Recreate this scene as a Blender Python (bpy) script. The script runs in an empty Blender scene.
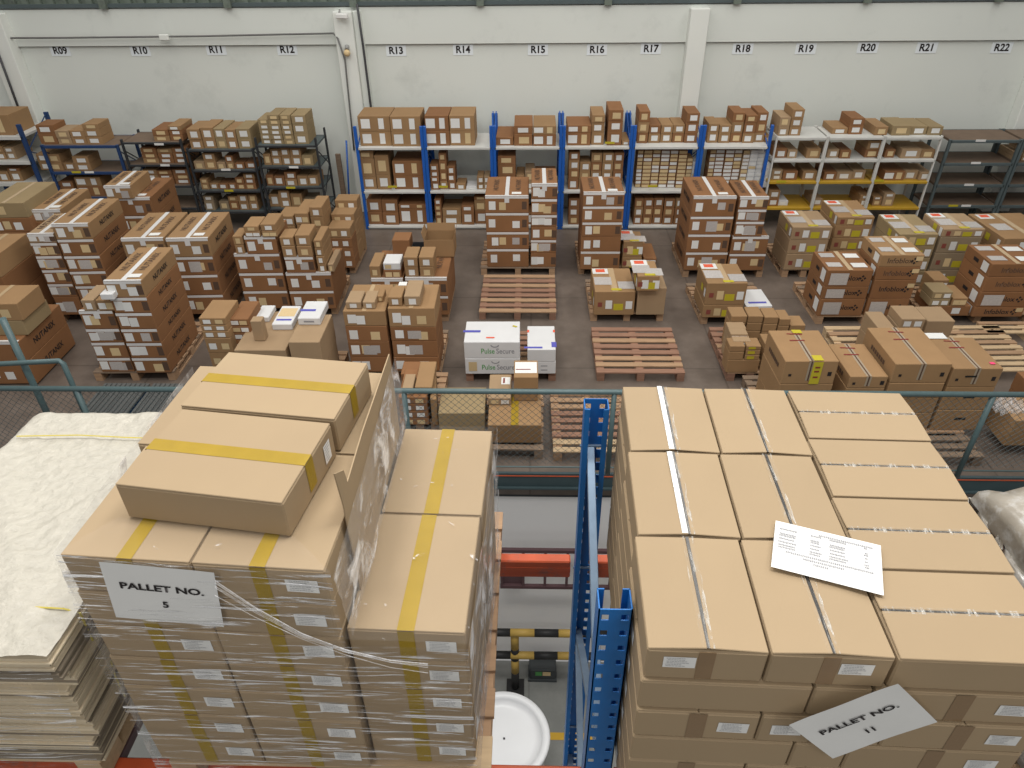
import bpy, bmesh, math, random
from mathutils import Matrix, Vector
from math import radians, sin, cos, pi
random.seed(7)
SC = bpy.context.scene
COL = SC.collection

# ------------------------------------------------------------------ camera
FPX, PITCH, ROLL, YAW, CAMZ = 715.0, radians(34.63), radians(-0.70), radians(1.82), 5.0
def cam_matrix():
    cp, sp = cos(PITCH), sin(PITCH)
    f = Vector((0, cp, -sp)); r = Vector((1, 0, 0)); u = Vector((0, sp, cp))
    r2 = r*cos(ROLL) + u*sin(ROLL); u2 = -r*sin(ROLL) + u*cos(ROLL)
    m = Matrix((r2, u2, -f)).transposed()
    return Matrix.Rotation(YAW, 3, 'Z') @ m
CM = cam_matrix()
cd = bpy.data.cameras.new('camera'); cam = bpy.data.objects.new('camera', cd); COL.objects.link(cam)
cam.matrix_world = Matrix.Translation((0, 0, CAMZ)) @ CM.to_4x4()
cd.sensor_fit = 'HORIZONTAL'; cd.sensor_width = 36.0; cd.lens = 36.0*FPX/1024
cd.clip_start = 0.05; cd.clip_end = 200
SC.camera = cam

# ------------------------------------------------------------------ light and exposure
SC.view_settings.view_transform = 'Standard'; SC.view_settings.look = 'None'
SC.view_settings.gamma = 1.0; SC.view_settings.use_curve_mapping = False
SC.view_settings.exposure = 0.0
W = bpy.data.worlds.new('world'); SC.world = W; W.use_nodes = True
bg = W.node_tree.nodes['Background']; bg.inputs[0].default_value = (1.0, 0.985, 0.96, 1); bg.inputs[1].default_value = 0.31
def area(name, loc, sx, sy, power, color=(1, 0.97, 0.92), rot=(0, 0, 0)):
    l = bpy.data.lights.new(name, 'AREA'); l.shape = 'RECTANGLE'; l.size = sx; l.size_y = sy; l.energy = power; l.color = color
    o = bpy.data.objects.new(name, l); COL.objects.link(o); o.location = loc; o.rotation_euler = rot
    return o
for x_ in (-7.0, -2.4, 2.4, 7.0):
    area('skylight_and_fill', (x_, 7.0, 9.5), 1.5, 11.0, 300)
area('skylight_and_fill', (0.0, 1.9, 9.5), 5.0, 1.2, 350, (1, 0.985, 0.96))
for x_ in (-2.6, 2.6):
    area('skylight_and_fill', (x_, -4.6, 8.8), 1.5, 4.5, 175, (1, 0.98, 0.96))  # unseen fill panels added behind the camera to brighten the carton fronts

# ------------------------------------------------------------------ from picture points to places
def ray(x, y): return CM @ Vector(((x-512)/FPX, -(y-384)/FPX, -1))
def P(x, y, z):
    d = ray(x, y); t = (z-CAMZ)/d.z; return Vector((d.x*t, d.y*t, z))
def Q(x, y, Y):
    d = ray(x, y); t = Y/d.y; return Vector((d.x*t, Y, CAMZ+d.z*t))
CMI = CM.inverted()
def py(X, Y, Z):
    c = CMI @ Vector((X, Y, Z-CAMZ)); return 384 + FPX*c.y/c.z
def solve(fn, a, b):
    fa = fn(a)
    for _ in range(40):
        m = (a+b)/2; fm = fn(m)
        if (fm > 0) == (fa > 0): a, fa = m, fm
        else: b = m
    return (a+b)/2

# ------------------------------------------------------------------ materials
def mat(name, rgb, rough=0.8, var=0.08, scale=6.0, metal=0.0, rnd=0.0, bump=0.0, stretch=(1, 1, 1), spec=0.3, dirt=None):
    m = bpy.data.materials.new(name); m.use_nodes = True; nt = m.node_tree; n = nt.nodes; lk = nt.links
    b = n['Principled BSDF']; b.inputs['Roughness'].default_value = rough; b.inputs['Metallic'].default_value = metal
    b.inputs['Specular IOR Level'].default_value = spec
    tc = n.new('ShaderNodeTexCoord'); mp = n.new('ShaderNodeMapping'); mp.inputs['Scale'].default_value = stretch
    lk.new(tc.outputs['Object'], mp.inputs[0])
    nz = n.new('ShaderNodeTexNoise'); nz.inputs['Scale'].default_value = scale; nz.inputs['Detail'].default_value = 5
    lk.new(mp.outputs[0], nz.inputs['Vector'])
    mr = n.new('ShaderNodeMapRange'); mr.inputs[1].default_value = 0.25; mr.inputs[2].default_value = 0.75
    mr.inputs[3].default_value = 1-var; mr.inputs[4].default_value = 1+var; lk.new(nz.outputs[0], mr.inputs[0])
    val = mr.outputs[0]
    if rnd:
        oi = n.new('ShaderNodeObjectInfo'); r2 = n.new('ShaderNodeMapRange'); r2.inputs[3].default_value = 1-rnd; r2.inputs[4].default_value = 1+rnd
        lk.new(oi.outputs['Random'], r2.inputs[0]); mu = n.new('ShaderNodeMath'); mu.operation = 'MULTIPLY'
        lk.new(val, mu.inputs[0]); lk.new(r2.outputs[0], mu.inputs[1]); val = mu.outputs[0]
    vm = n.new('ShaderNodeVectorMath'); vm.operation = 'SCALE'; vm.inputs[0].default_value = rgb[:3]
    lk.new(val, vm.inputs['Scale']); col = vm.outputs[0]
    if dirt:
        n2 = n.new('ShaderNodeTexNoise'); n2.inputs['Scale'].default_value = dirt[1]; n2.inputs['Detail'].default_value = 8; n2.inputs['Roughness'].default_value = 0.7
        lk.new(mp.outputs[0], n2.inputs['Vector'])
        m3 = n.new('ShaderNodeMapRange'); m3.inputs[1].default_value = dirt[2]; m3.inputs[2].default_value = dirt[3]; m3.clamp = True
        lk.new(n2.outputs[0], m3.inputs[0])
        mx = n.new('ShaderNodeMix'); mx.data_type = 'RGBA'; lk.new(m3.outputs[0], mx.inputs[0]); lk.new(col, mx.inputs[6]); mx.inputs[7].default_value = (*dirt[0], 1)
        col = mx.outputs[2]
    lk.new(col, b.inputs['Base Color'])
    if bump:
        bp = n.new('ShaderNodeBump'); bp.inputs['Strength'].default_value = bump; bp.inputs['Distance'].default_value = 0.01
        lk.new(nz.outputs[0], bp.inputs['Height']); lk.new(bp.outputs[0], b.inputs['Normal'])
    return m
M = {}
M['tan'] = mat('cardboard_tan', (0.335, 0.247, 0.150), 0.75, 0.04, 3, rnd=0.03, bump=0.05)
M['kraft'] = mat('cardboard_kraft', (0.31, 0.187, 0.090), 0.8, 0.06, 4, rnd=0.07)
M['brown'] = mat('cardboard_brown', (0.245, 0.117, 0.050), 0.8, 0.07, 4, rnd=0.08)
M['light'] = mat('cardboard_light', (0.35, 0.24, 0.14), 0.8, 0.06, 4, rnd=0.06)
M['olive'] = mat('cardboard_olive', (0.29, 0.215, 0.115), 0.8, 0.06, 4, rnd=0.06)
M['grey'] = mat('cardboard_grey', (0.27, 0.205, 0.13), 0.8, 0.06, 4, rnd=0.06)
M['edge'] = mat('cardboard_edge', (0.30, 0.20, 0.11), 0.9, 0.1, 20)
M['sheet'] = mat('cardboard_sheet', (0.58, 0.49, 0.35), 0.85, 0.08, 5, rnd=0.18)
M['sheetdark'] = mat('cardboard_sheet_dark', (0.20, 0.165, 0.12), 0.9, 0.1, 5, rnd=0.15)
M['white'] = mat('white_paper', (0.72, 0.72, 0.70), 0.6, 0.03, 8, rnd=0.06)
M['whitebox'] = mat('white_carton', (0.66, 0.66, 0.66), 0.6, 0.04, 5, rnd=0.03)
M['taneti'] = mat('tan_sticker', (0.62, 0.47, 0.26), 0.7, 0.05, 8, rnd=0.08)
M['pouch'] = mat('document_pouch', (0.47, 0.44, 0.42), 0.25, 0.12, 9, rnd=0.1, bump=0.2, spec=0.6)
M['wtape'] = mat('white_tape', (0.66, 0.65, 0.64), 0.35, 0.08, 20, rnd=0.05)
M['stape'] = mat('printed_tape', (0.36, 0.29, 0.21), 0.35, 0.1, 20)
M['ctape'] = mat('clear_tape', (0.50, 0.36, 0.21), 0.2, 0.08, 15, spec=0.8)
M['dtape'] = mat('brown_tape', (0.235, 0.15, 0.078), 0.25, 0.08, 15, spec=0.7)
M['ytape'] = mat('yellow_tape', (0.31, 0.205, 0.015), 0.4, 0.1, 12, spec=0.25, bump=0.1)
M['yellow'] = mat('yellow_sticker', (0.50, 0.42, 0.03), 0.5, 0.05)
M['red'] = mat('red_sticker', (0.72, 0.12, 0.06), 0.5, 0.05)
M['pink'] = mat('pink_sticker', (0.85, 0.07, 0.20), 0.5, 0.03)
M['dred'] = mat('dark_red_print', (0.22, 0.035, 0.03), 0.7, 0.05)
M['rmark'] = mat('faded_red_print', (0.23, 0.06, 0.045), 0.7, 0.05)
M['blueprint'] = mat('blue_print', (0.10, 0.10, 0.42), 0.6, 0.05)
M['greenprint'] = mat('green_print', (0.10, 0.33, 0.10), 0.6, 0.05)
M['ink'] = mat('black_ink', (0.022, 0.018, 0.018), 0.7, 0.05)
M['dink'] = mat('faded_ink', (0.10, 0.06, 0.04), 0.8, 0.05)
M['pink2'] = mat('small_print_ink', (0.40, 0.40, 0.41), 0.8, 0.03)
M['gink'] = mat('grey_ink', (0.27, 0.27, 0.29), 0.8, 0.05)
M['black'] = mat('black_gap', (0.012, 0.010, 0.009), 0.25, 0.1, spec=0.6)
M['wood'] = mat('pallet_wood', (0.37, 0.235, 0.14), 0.85, 0.18, 5, rnd=0.08, stretch=(1, 8, 8))
M['woodred'] = mat('pallet_wood_red', (0.27, 0.15, 0.10), 0.85, 0.18, 5, rnd=0.08, stretch=(1, 8, 8))
M['woodlight'] = mat('pallet_wood_light', (0.52, 0.38, 0.23), 0.85, 0.15, 5, rnd=0.08, stretch=(1, 8, 8))
M['woodgrey'] = mat('pallet_wood_grey', (0.23, 0.165, 0.115), 0.9, 0.18, 5, rnd=0.08, stretch=(1, 8, 8))
M['blue'] = mat('rack_blue', (0.012, 0.10, 0.42), 0.4, 0.08, 8, spec=0.5)
M['upblue'] = mat('upright_blue', (0.008, 0.135, 0.42), 0.42, 0.12, 12, spec=0.5, dirt=((0.20, 0.22, 0.25), 9, 0.66, 0.80))
M['navy'] = mat('rack_navy', (0.02, 0.05, 0.14), 0.5, 0.1)
M['galv'] = mat('brace_steel', (0.22, 0.30, 0.40), 0.45, 0.12, 14, metal=0.4)
M['orange'] = mat('beam_orange', (0.50, 0.085, 0.028), 0.45, 0.12, 8, spec=0.5, dirt=((0.16, 0.10, 0.08), 7, 0.56, 0.72))
M['rackwhite'] = mat('rack_white', (0.60, 0.60, 0.57), 0.5, 0.05)
M['rackgrey'] = mat('rack_grey', (0.085, 0.11, 0.115), 0.5, 0.08)
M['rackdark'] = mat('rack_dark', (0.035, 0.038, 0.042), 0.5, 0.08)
M['rackyellow'] = mat('rack_yellow', (0.50, 0.30, 0.03), 0.5, 0.06)
M['board'] = mat('shelf_board', (0.17, 0.12, 0.085), 0.8, 0.12)
M['teal'] = mat('railing_paint', (0.085, 0.135, 0.14), 0.4, 0.08, 12, spec=0.5)
M['tealdark'] = mat('edge_beam_paint', (0.05, 0.078, 0.085), 0.45, 0.1, 6)
M['wall'] = mat('wall_paint', (0.67, 0.70, 0.66), 0.8, 0.025, 0.7, dirt=((0.50, 0.53, 0.50), 1.2, 0.55, 0.9))
M['lowwall'] = mat('lower_wall_paint', (0.80, 0.79, 0.78), 0.8, 0.03, 0.8)
M['column'] = mat('column_paint', (0.72, 0.74, 0.70), 0.75, 0.03, 1.0)
M['seam'] = mat('joint_line', (0.22, 0.22, 0.20), 0.9, 0.05)
M['cladding'] = mat('green_grey_cladding', (0.15, 0.18, 0.15), 0.6, 0.2, 3, dirt=((0.07, 0.08, 0.07), 3, 0.5, 0.7))
M['pipe'] = mat('conduit_grey', (0.30, 0.30, 0.29), 0.5, 0.08)
M['cond'] = mat('conduit_dark_grey', (0.15, 0.15, 0.145), 0.5, 0.08)
M['cable'] = mat('dark_cable', (0.06, 0.06, 0.065), 0.5, 0.05)
M['plasticgrey'] = mat('dark_grey_plastic', (0.055, 0.062, 0.065), 0.5, 0.05)
M['crateblue'] = mat('blue_plastic', (0.012, 0.065, 0.15), 0.5, 0.08)
M['crategrey'] = mat('grey_crate_lid', (0.085, 0.088, 0.085), 0.6, 0.1)
M['tub'] = mat('white_plastic', (0.66, 0.67, 0.68), 0.3, 0.02, spec=0.5)
M['foam'] = mat('white_foam_film', (0.42, 0.395, 0.335), 0.45, 0.09, 32, bump=0.9, spec=0.6)
M['sign'] = mat('sign_plate', (0.76, 0.81, 0.84), 0.6, 0.01)

def floor_mat(name, c, c2, joint):
    m = mat(name, c, 0.42, 0.10, 1.3, spec=0.4, dirt=(c2, 2.2, 0.42, 0.72))
    nt = m.node_tree; n = nt.nodes; lk = nt.links; b = n['Principled BSDF']
    src = b.inputs['Base Color'].links[0].from_socket
    tc = n.new('ShaderNodeTexCoord'); br = n.new('ShaderNodeTexBrick'); br.offset = 0
    br.inputs['Color1'].default_value = (1, 1, 1, 1); br.inputs['Color2'].default_value = (1, 1, 1, 1); br.inputs['Mortar'].default_value = (joint, joint, joint, 1)
    br.inputs['Scale'].default_value = 1.0; br.inputs['Mortar Size'].default_value = 0.012; br.inputs['Brick Width'].default_value = 2.4; br.inputs['Row Height'].default_value = 1.9
    lk.new(tc.outputs['Object'], br.inputs['Vector'])
    mx = n.new('ShaderNodeMix'); mx.data_type = 'RGBA'; mx.blend_type = 'MULTIPLY'; mx.inputs[0].default_value = 1
    lk.new(src, mx.inputs[6]); lk.new(br.outputs[0], mx.inputs[7]); lk.new(mx.outputs[2], b.inputs['Base Color'])
    return m
M['floor'] = floor_mat('warehouse_floor', (0.122, 0.096, 0.078), (0.175, 0.140, 0.116), 0.72)
M['lowfloor'] = floor_mat('lower_concrete_floor', (0.17, 0.175, 0.165), (0.23, 0.235, 0.22), 0.8)

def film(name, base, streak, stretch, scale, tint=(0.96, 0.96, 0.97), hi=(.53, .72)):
    """clear stretch film: mostly see-through, white streaks paint in highlights and show its bunched folds"""
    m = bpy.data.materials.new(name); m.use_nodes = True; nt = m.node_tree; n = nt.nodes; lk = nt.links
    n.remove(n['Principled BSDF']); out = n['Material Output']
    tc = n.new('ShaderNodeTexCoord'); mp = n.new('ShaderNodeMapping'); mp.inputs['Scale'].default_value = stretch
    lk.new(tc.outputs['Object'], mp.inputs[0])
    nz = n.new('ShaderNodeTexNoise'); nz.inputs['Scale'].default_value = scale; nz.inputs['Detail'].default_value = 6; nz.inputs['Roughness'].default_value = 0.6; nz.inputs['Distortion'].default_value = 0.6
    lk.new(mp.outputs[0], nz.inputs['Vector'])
    mr = n.new('ShaderNodeMapRange'); mr.inputs[1].default_value = hi[0]; mr.inputs[2].default_value = hi[1]; mr.inputs[3].default_value = base; mr.inputs[4].default_value = streak  # streak mask: highlights painted white, together with the bunched folds
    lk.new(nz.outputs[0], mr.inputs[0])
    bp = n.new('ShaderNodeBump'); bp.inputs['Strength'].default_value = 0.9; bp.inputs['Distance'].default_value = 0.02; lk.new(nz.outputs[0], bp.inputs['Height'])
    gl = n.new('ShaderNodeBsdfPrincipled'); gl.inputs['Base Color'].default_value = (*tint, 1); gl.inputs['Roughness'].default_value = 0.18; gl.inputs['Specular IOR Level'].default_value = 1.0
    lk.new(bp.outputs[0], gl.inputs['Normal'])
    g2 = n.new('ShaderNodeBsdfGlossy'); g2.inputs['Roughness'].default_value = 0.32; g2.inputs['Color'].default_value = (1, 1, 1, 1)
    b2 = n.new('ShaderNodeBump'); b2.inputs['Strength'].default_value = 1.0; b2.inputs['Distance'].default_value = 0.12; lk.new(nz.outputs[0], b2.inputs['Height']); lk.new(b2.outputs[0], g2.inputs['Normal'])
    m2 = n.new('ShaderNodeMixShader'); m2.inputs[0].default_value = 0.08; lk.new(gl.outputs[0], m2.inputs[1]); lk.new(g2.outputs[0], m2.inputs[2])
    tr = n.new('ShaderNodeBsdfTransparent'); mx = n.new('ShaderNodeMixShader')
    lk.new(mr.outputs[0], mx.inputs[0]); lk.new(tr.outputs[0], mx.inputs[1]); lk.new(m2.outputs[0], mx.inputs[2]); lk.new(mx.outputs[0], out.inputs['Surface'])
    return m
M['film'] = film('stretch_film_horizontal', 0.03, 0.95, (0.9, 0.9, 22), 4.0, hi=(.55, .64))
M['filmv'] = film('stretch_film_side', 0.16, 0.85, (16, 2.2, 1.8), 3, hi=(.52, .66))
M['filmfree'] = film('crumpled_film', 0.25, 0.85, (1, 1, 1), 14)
M['filmtop'] = film('thin_film', 0.02, 0.70, (2.5, 3.5, 1), 6, hi=(.66, .74))  # sparse white flecks painted as glints

# ------------------------------------------------------------------ mesh helpers
def link(o, parent=None):
    COL.objects.link(o)
    if parent: o.parent = parent
    return o
def add_box(bm, c, s, rz=0, bevel=0, mi=0, rot=None):
    m = Matrix.Translation(c) @ (rot.to_4x4() if rot else Matrix.Rotation(rz, 4, 'Z')) @ Matrix.Diagonal((s[0], s[1], s[2], 1))
    r = bmesh.ops.create_cube(bm, size=1, matrix=m)
    vs = r['verts']
    fs = set(f for v in vs for f in v.link_faces)
    for f in fs: f.material_index = mi
    if bevel:
        es = list({e for v in vs for e in v.link_edges})
        bmesh.ops.bevel(bm, geom=es, offset=bevel, segments=1, affect='EDGES', profile=0.5)
def add_tube(bm, pts, r, seg=8, mi=0, cap=True):
    rings = []
    pts = [Vector(p) for p in pts]
    for i, p in enumerate(pts):
        d = (pts[min(i+1, len(pts)-1)] - pts[max(i-1, 0)]).normalized()
        a = d.orthogonal().normalized() if abs(d.z) > 0.95 else d.cross(Vector((0, 0, 1))).normalized()
        b = d.cross(a)
        rings.append([bm.verts.new(p + a*cos(2*pi*k/seg)*r + b*sin(2*pi*k/seg)*r) for k in range(seg)])
    for i in range(len(rings)-1):
        for k in range(seg):
            f = bm.faces.new((rings[i][k], rings[i][(k+1) % seg], rings[i+1][(k+1) % seg], rings[i+1][k])); f.material_index = mi; f.smooth = seg > 5
    if cap:
        bm.faces.new(rings[0][::-1]).material_index = mi; bm.faces.new(rings[-1]).material_index = mi
def build(name, bm, mats, parent=None, loc=(0, 0, 0), rz=0):
    bmesh.ops.recalc_face_normals(bm, faces=bm.faces)
    me = bpy.data.meshes.new(name); bm.to_mesh(me); bm.free()
    for m in (mats if isinstance(mats, (list, tuple)) else [mats]): me.materials.append(M[m])
    o = bpy.data.objects.new(name, me); o.location = loc; o.rotation_euler = (0, 0, rz)
    return link(o, parent)
def tag(o, label, cat, group=None, kind=None):
    o['label'] = label; o['category'] = cat
    if group: o['group'] = group
    if kind: o['kind'] = kind
    return o
def empty(name, loc=(0, 0, 0), rz=0):
    o = bpy.data.objects.new(name, None); o.location = loc; o.rotation_euler = (0, 0, rz); o.empty_display_size = 0.1
    return link(o)
def struct(name, bm, mats):
    o = build(name, bm, mats); o['kind'] = 'structure'; return o
def boxbm(c, s, **k):
    bm = bmesh.new(); add_box(bm, c, s, **k); return bm

# unit quad (in XZ, facing -Y) per material, and lettering in the same frame
QUADS = {}
def quad(m):
    if m not in QUADS:
        me = bpy.data.meshes.new('sticker_'+m)
        me.from_pydata([(-.5, 0, -.5), (.5, 0, -.5), (.5, 0, .5), (-.5, 0, .5)], [], [(0, 1, 2, 3)])
        me.materials.append(M[m]); QUADS[m] = me
    return QUADS[m]
TEXTS = {}
def textmesh(s, m, bold=0.0):
    k = (s, m, bold)
    if k not in TEXTS:
        cu = bpy.data.curves.new('t', 'FONT'); cu.body = s; cu.align_x = 'CENTER'; cu.align_y = 'CENTER'; cu.offset = bold; cu.resolution_u = 3
        o = bpy.data.objects.new('t', cu); COL.objects.link(o)
        bpy.context.view_layer.update()
        me = bpy.data.meshes.new_from_object(o.evaluated_get(bpy.context.evaluated_depsgraph_get()))
        bpy.data.objects.remove(o)
        me.transform(Matrix.Rotation(pi/2, 4, 'X')); me.materials.clear(); me.materials.append(M[m]); me.name = 'lettering_'+m
        TEXTS[k] = me
    return TEXTS[k]
FACE = {'F': Matrix.Identity(4), 'R': Matrix.Rotation(pi/2, 4, 'Z'), 'L': Matrix.Rotation(-pi/2, 4, 'Z'), 'T': Matrix.Rotation(-pi/2, 4, 'X')}
def on_face(box, face, u, v, e=0.0012, spin=0.0):
    w, d, h = box['_w'], box['_d'], box['_h']
    off = {'F': (0, -d/2, h/2), 'R': (w/2, 0, h/2), 'L': (-w/2, 0, h/2), 'T': (0, 0, h)}[face]
    return Matrix.Translation(off) @ FACE[face] @ Matrix.Translation((u, -e, v)) @ Matrix.Rotation(spin, 4, 'Y')
DIM = {}; LAYN = {}
class Box(dict): pass
def sticker(o, face, u, v, w, h, m, name='sticker', e=0.0012, spin=0.0, label=None):
    s = bpy.data.objects.new(name, quad(m)); link(s, o)
    LAYN[o.name] = LAYN.get(o.name, 0)+1; e += .0003*LAYN[o.name]   # each sticker lies over the ones before it
    s.matrix_basis = on_face(DIM[o.name], face, u, v, e, spin) @ Matrix.Diagonal((w, 1, h, 1))
    if label: s['label'] = label
    return s
def letter(o, face, u, v, size, s, m='ink', name='lettering', e=0.0016, spin=0.0, bold=0.02, sx=1.0):
    t = bpy.data.objects.new(name, textmesh(s, m, bold)); link(t, o); e += .0003*LAYN.get(o.name, 0)
    t.matrix_basis = on_face(DIM[o.name], face, u, v, e, spin) @ Matrix.Diagonal((size*sx, 1, size, 1))
    return t
def carton(name, w, d, h, loc, yaw, m, label, group=None, cat='carton', bevel=0.006, flaps=False):
    bm = bmesh.new()
    if not flaps: add_box(bm, (0, 0, h/2), (w, d, h), bevel=min(bevel, h/6))
    o = build(name, bm, m, None, loc, yaw); DIM[o.name] = {'_w': w, '_d': d, '_h': h}
    tag(o, label, cat, group)
    return o

ORD = ['top', 'second down', 'third down', 'fourth down', 'fifth down', 'sixth down', 'seventh down', 'eighth down']
CNAME = {'brown': 'brown', 'kraft': 'kraft', 'tan': 'tan', 'light': 'light tan', 'olive': 'olive tan', 'grey': 'greyish tan', 'whitebox': 'white'}
R = random.Random(11)

def deco_front(o, style, top):
    D = DIM[o.name]; w, d, h = D['_w'], D['_d'], D['_h']
    n = 0
    def st(u, v, a, b, m, nm='label_sticker', f='F'):
        a = min(a, w*0.45 if f == 'F' else d*0.45); b = min(b, h*0.58); v -= h*.05
        sticker(o, f, u, v, a, b, m, nm)
    if style in ('nut', 'plain', 'red'):
        if style != 'red':
            st(-w*R.uniform(.30, .36), R.uniform(-.02, .05)*h, .10, .13, 'white')
            k = R.random()
            if k < .55: st(-w*R.uniform(.06, .14), R.uniform(-.1, .06)*h, .10, .12, R.choice(['taneti', 'white', 'taneti']))
            if k > .25: st(w*R.uniform(.12, .22), R.uniform(-.12, .1)*h, .11, .11, R.choice(['taneti', 'taneti', 'white', 'pouch']))
            if R.random() < .3: st(w*.02, 0, .16, .20, 'pouch', 'document_pouch')
            if style == 'nut' and R.random() < .8: st(w*.40, 0.0, .07, .12, 'dink', 'print_mark')
        else:
            st(w*.36, -.02*h, .09, .12, 'white'); st(w*.10, -.10*h, .13, .10, 'yellow', 'yellow_label')
            st(-w*.14, 0, .09, .13, R.choice(['taneti', 'white'])); st(-w*.36, 0, .06, .07, 'rmark', 'round_mark')
    if style == 'small':
        for q in range(1 if w < .2 else 2):
            st((q-.5 if w >= .2 else 0)*w*.45 + R.uniform(-.02, .02)*w, 0, .085 if w > .2 else w*.5, .08, R.choice(['white', 'white', 'taneti']))
    if style == 'nut':
        tp = R.random() < .7 or top
        if tp: sticker(o, 'F', 0, h/2-.018, w*.99, .036, 'wtape', 'tape')
    if style == 'info':
        k = R.random()
        letter(o, 'F', -.04*w, 0, .10, 'Infoblox', 'dink' if k < .4 else 'ink', bold=.015)
        # the small cross-shaped mark after the word
        for a, b in ((0, .03), (0, -.03), (.03, 0), (-.03, 0)):
            sticker(o, 'F', w*.30+a, b, .028, .028, 'ink', 'logo_mark', spin=pi/4)
        if k > .5: sticker(o, 'F', -w*.22, -.01, w*.40, h*.72, 'pouch', 'document_pouch', e=.003)
        else: sticker(o, 'F', w*.40, h*.2, .09, .06, 'taneti', 'label_sticker')
        sticker(o, 'L', d*.30, 0, .14, h*.7, 'white', 'label_sticker'); sticker(o, 'L', -d*.05, 0, .12, .05, 'ink', 'handle_hole')

def deco_top(o, style):
    D = DIM[o.name]; w, d, h = D['_w'], D['_d'], D['_h']
    if style == 'nut':
        sticker(o, 'T', 0, 0, .058, d*.995, 'wtape', 'tape'); sticker(o, 'T', 0, -d/2+.018, w*.99, .035, 'wtape', 'tape', e=.002)
        sticker(o, 'F', 0, h/2-.05, .07, .10, 'wtape', 'tape', e=.002)
        for sgn in (-1, 1): letter(o, 'T', sgn*w*.26, .05, .11, 'NUTANIX', 'dink', spin=-pi/2, bold=.01)
        if R.random() < .5: sticker(o, 'T', w*.22, -d*.36, .14, .09, 'white', 'label_sticker', e=.003)
    if style == 'red':
        sticker(o, 'T', 0, 0, .08, d*.99, 'ctape', 'tape')
        sticker(o, 'T', -w*.28, d*.36, .22, .17, 'white', 'label_sticker'); sticker(o, 'T', -w*.28, d*.38, .13, .10, 'red', 'red_label', e=.002)
        sticker(o, 'T', -w*.26, -d*.06, .24, .24, 'pouch', 'document_pouch'); sticker(o, 'T', w*.30, -d*.24, .22, .22, 'pouch', 'document_pouch')
        sticker(o, 'T', .02, -d*.42, .14, .06, 'yellow', 'yellow_label', e=.003)
        sticker(o, 'L', d*.12, 0, .10, .10, 'yellow', 'yellow_label'); sticker(o, 'L', d*.40, 0, .07, .12, 'white', 'label_sticker')
    if style == 'info':
        sticker(o, 'T', 0, 0, .06, d*.99, 'ctape', 'tape')
        for u, v in ((-.28, .28), (-.28, -.22), (.26, .25), (.26, -.25)): sticker(o, 'T', u*w, v*d, w*.32, d*.22, 'white' if u > 0 else 'pouch', 'document_pouch')
    if style in ('plain',):
        sticker(o, 'T', 0, 0, .05, d*.99, 'ctape', 'tape')
        if R.random() < .6: sticker(o, 'T', -w*.2, -d*.2, .12, .14, 'white', 'label_sticker')
    if style == 'seal':
        sticker(o, 'T', 0, 0, .055, d*.99, 'stape', 'tape'); sticker(o, 'T', 0, 0, .016, d*.99, 'dink', 'tape_print', e=.002)
        sticker(o, 'F', 0, h*.08, .055, h*.84, 'stape', 'tape'); sticker(o, 'F', 0, h*.08, .016, h*.84, 'dink', 'tape_print', e=.002)
        sticker(o, 'T', -.02, d*.36, .16, .02, 'dred', 'red_strip', e=.003, spin=.1); sticker(o, 'T', -.03, d*.15, .16, .02, 'dred', 'red_strip', e=.003)
        sticker(o, 'F', w*.38, -h*.05, .04, .05, 'ink', 'print_mark'); sticker(o, 'F', -w*.36, -h*.1, .03, .03, 'ink', 'print_mark')
        [sticker(o, 'L', q*.05, 0, .036, .05, 'dink', 'faded_print') for q in (-3, -2, -1, 0, 1, 2, 3)]

def column(desc, L, Rr, ys, z0=0.13, by=None, d=None, yaw=None, v=0.0, m='brown', style='nut', side=None, cname='', z_up=False, gap=.004, group=None, name='shipping_carton', jit=.010, topm=None, topstyle=None, capname=None, shrink=0):
    """one pile of cartons; L, Rr: front base corners; ys: picture heights of the front edges, top first, base last"""
    if z_up:   # base height comes from the last entry
        a = P(L[0], L[1], 0); b = P(Rr[0], Rr[1], 0)
    a = P(L[0], L[1], z0); b = P(Rr[0], Rr[1], z0)
    ax = (b-a); ax.z = 0; w = ax.length
    if yaw is None: yaw = max(-.12, min(.12, math.atan2(ax.y, ax.x)))
    ux = Vector((cos(yaw), sin(yaw), 0)); n = Vector((-sin(yaw), cos(yaw), 0))
    a = (a+b)/2 - ux*w/2 + n*v; c = a + ux*w/2
    zs = [solve(lambda z: py(c.x, c.y, z)-y, -1, 4) for y in ys[:-1]] + [z0]
    if d is None:
        d = solve(lambda t: py(c.x+n.x*t, c.y+n.y*t, zs[0])-by, 0.05, 3.0) if by else .6
    d = max(.12, min(1.15, d))
    out = []
    for i in range(len(zs)-1):
        h = zs[i]-zs[i+1]
        if h < .015: continue
        ww = w-gap*2-R.uniform(0, jit); dd = d-R.uniform(0, jit)
        cc = c + n*(d/2) + ux*R.uniform(-jit, jit)*.25
        mm = (topm if (i == 0 and topm) else m); sty = (topstyle if (i == 0 and topstyle) else style)
        pos = ORD[i] if len(zs) > 2 else ''
        if i == len(zs)-2 and len(zs) > 3: pos = 'bottom'
        lab = f"{CNAME.get(mm, mm)} carton" + (f", {pos}," if pos and not cname else f", {pos}" if pos else '') + (f" in {cname}" if cname and pos else (f", {cname}" if cname else '')) + f" {desc}"
        o = carton(name, ww, dd, h-.003, (cc.x, cc.y, zs[i+1]), yaw+R.uniform(-1, 1)*jit*.5, mm, lab, group or 'cartons ' + desc)
        deco_front(o, sty, i == 0)
        if i == 0: deco_top(o, sty)
        if side and h > .12:
            for s_ in side: letter(o, s_, 0, 0, min(.105, h*.42), 'NUTANIX', 'ink', bold=.02)
        out.append(o)
    return zs[0], out

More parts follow.
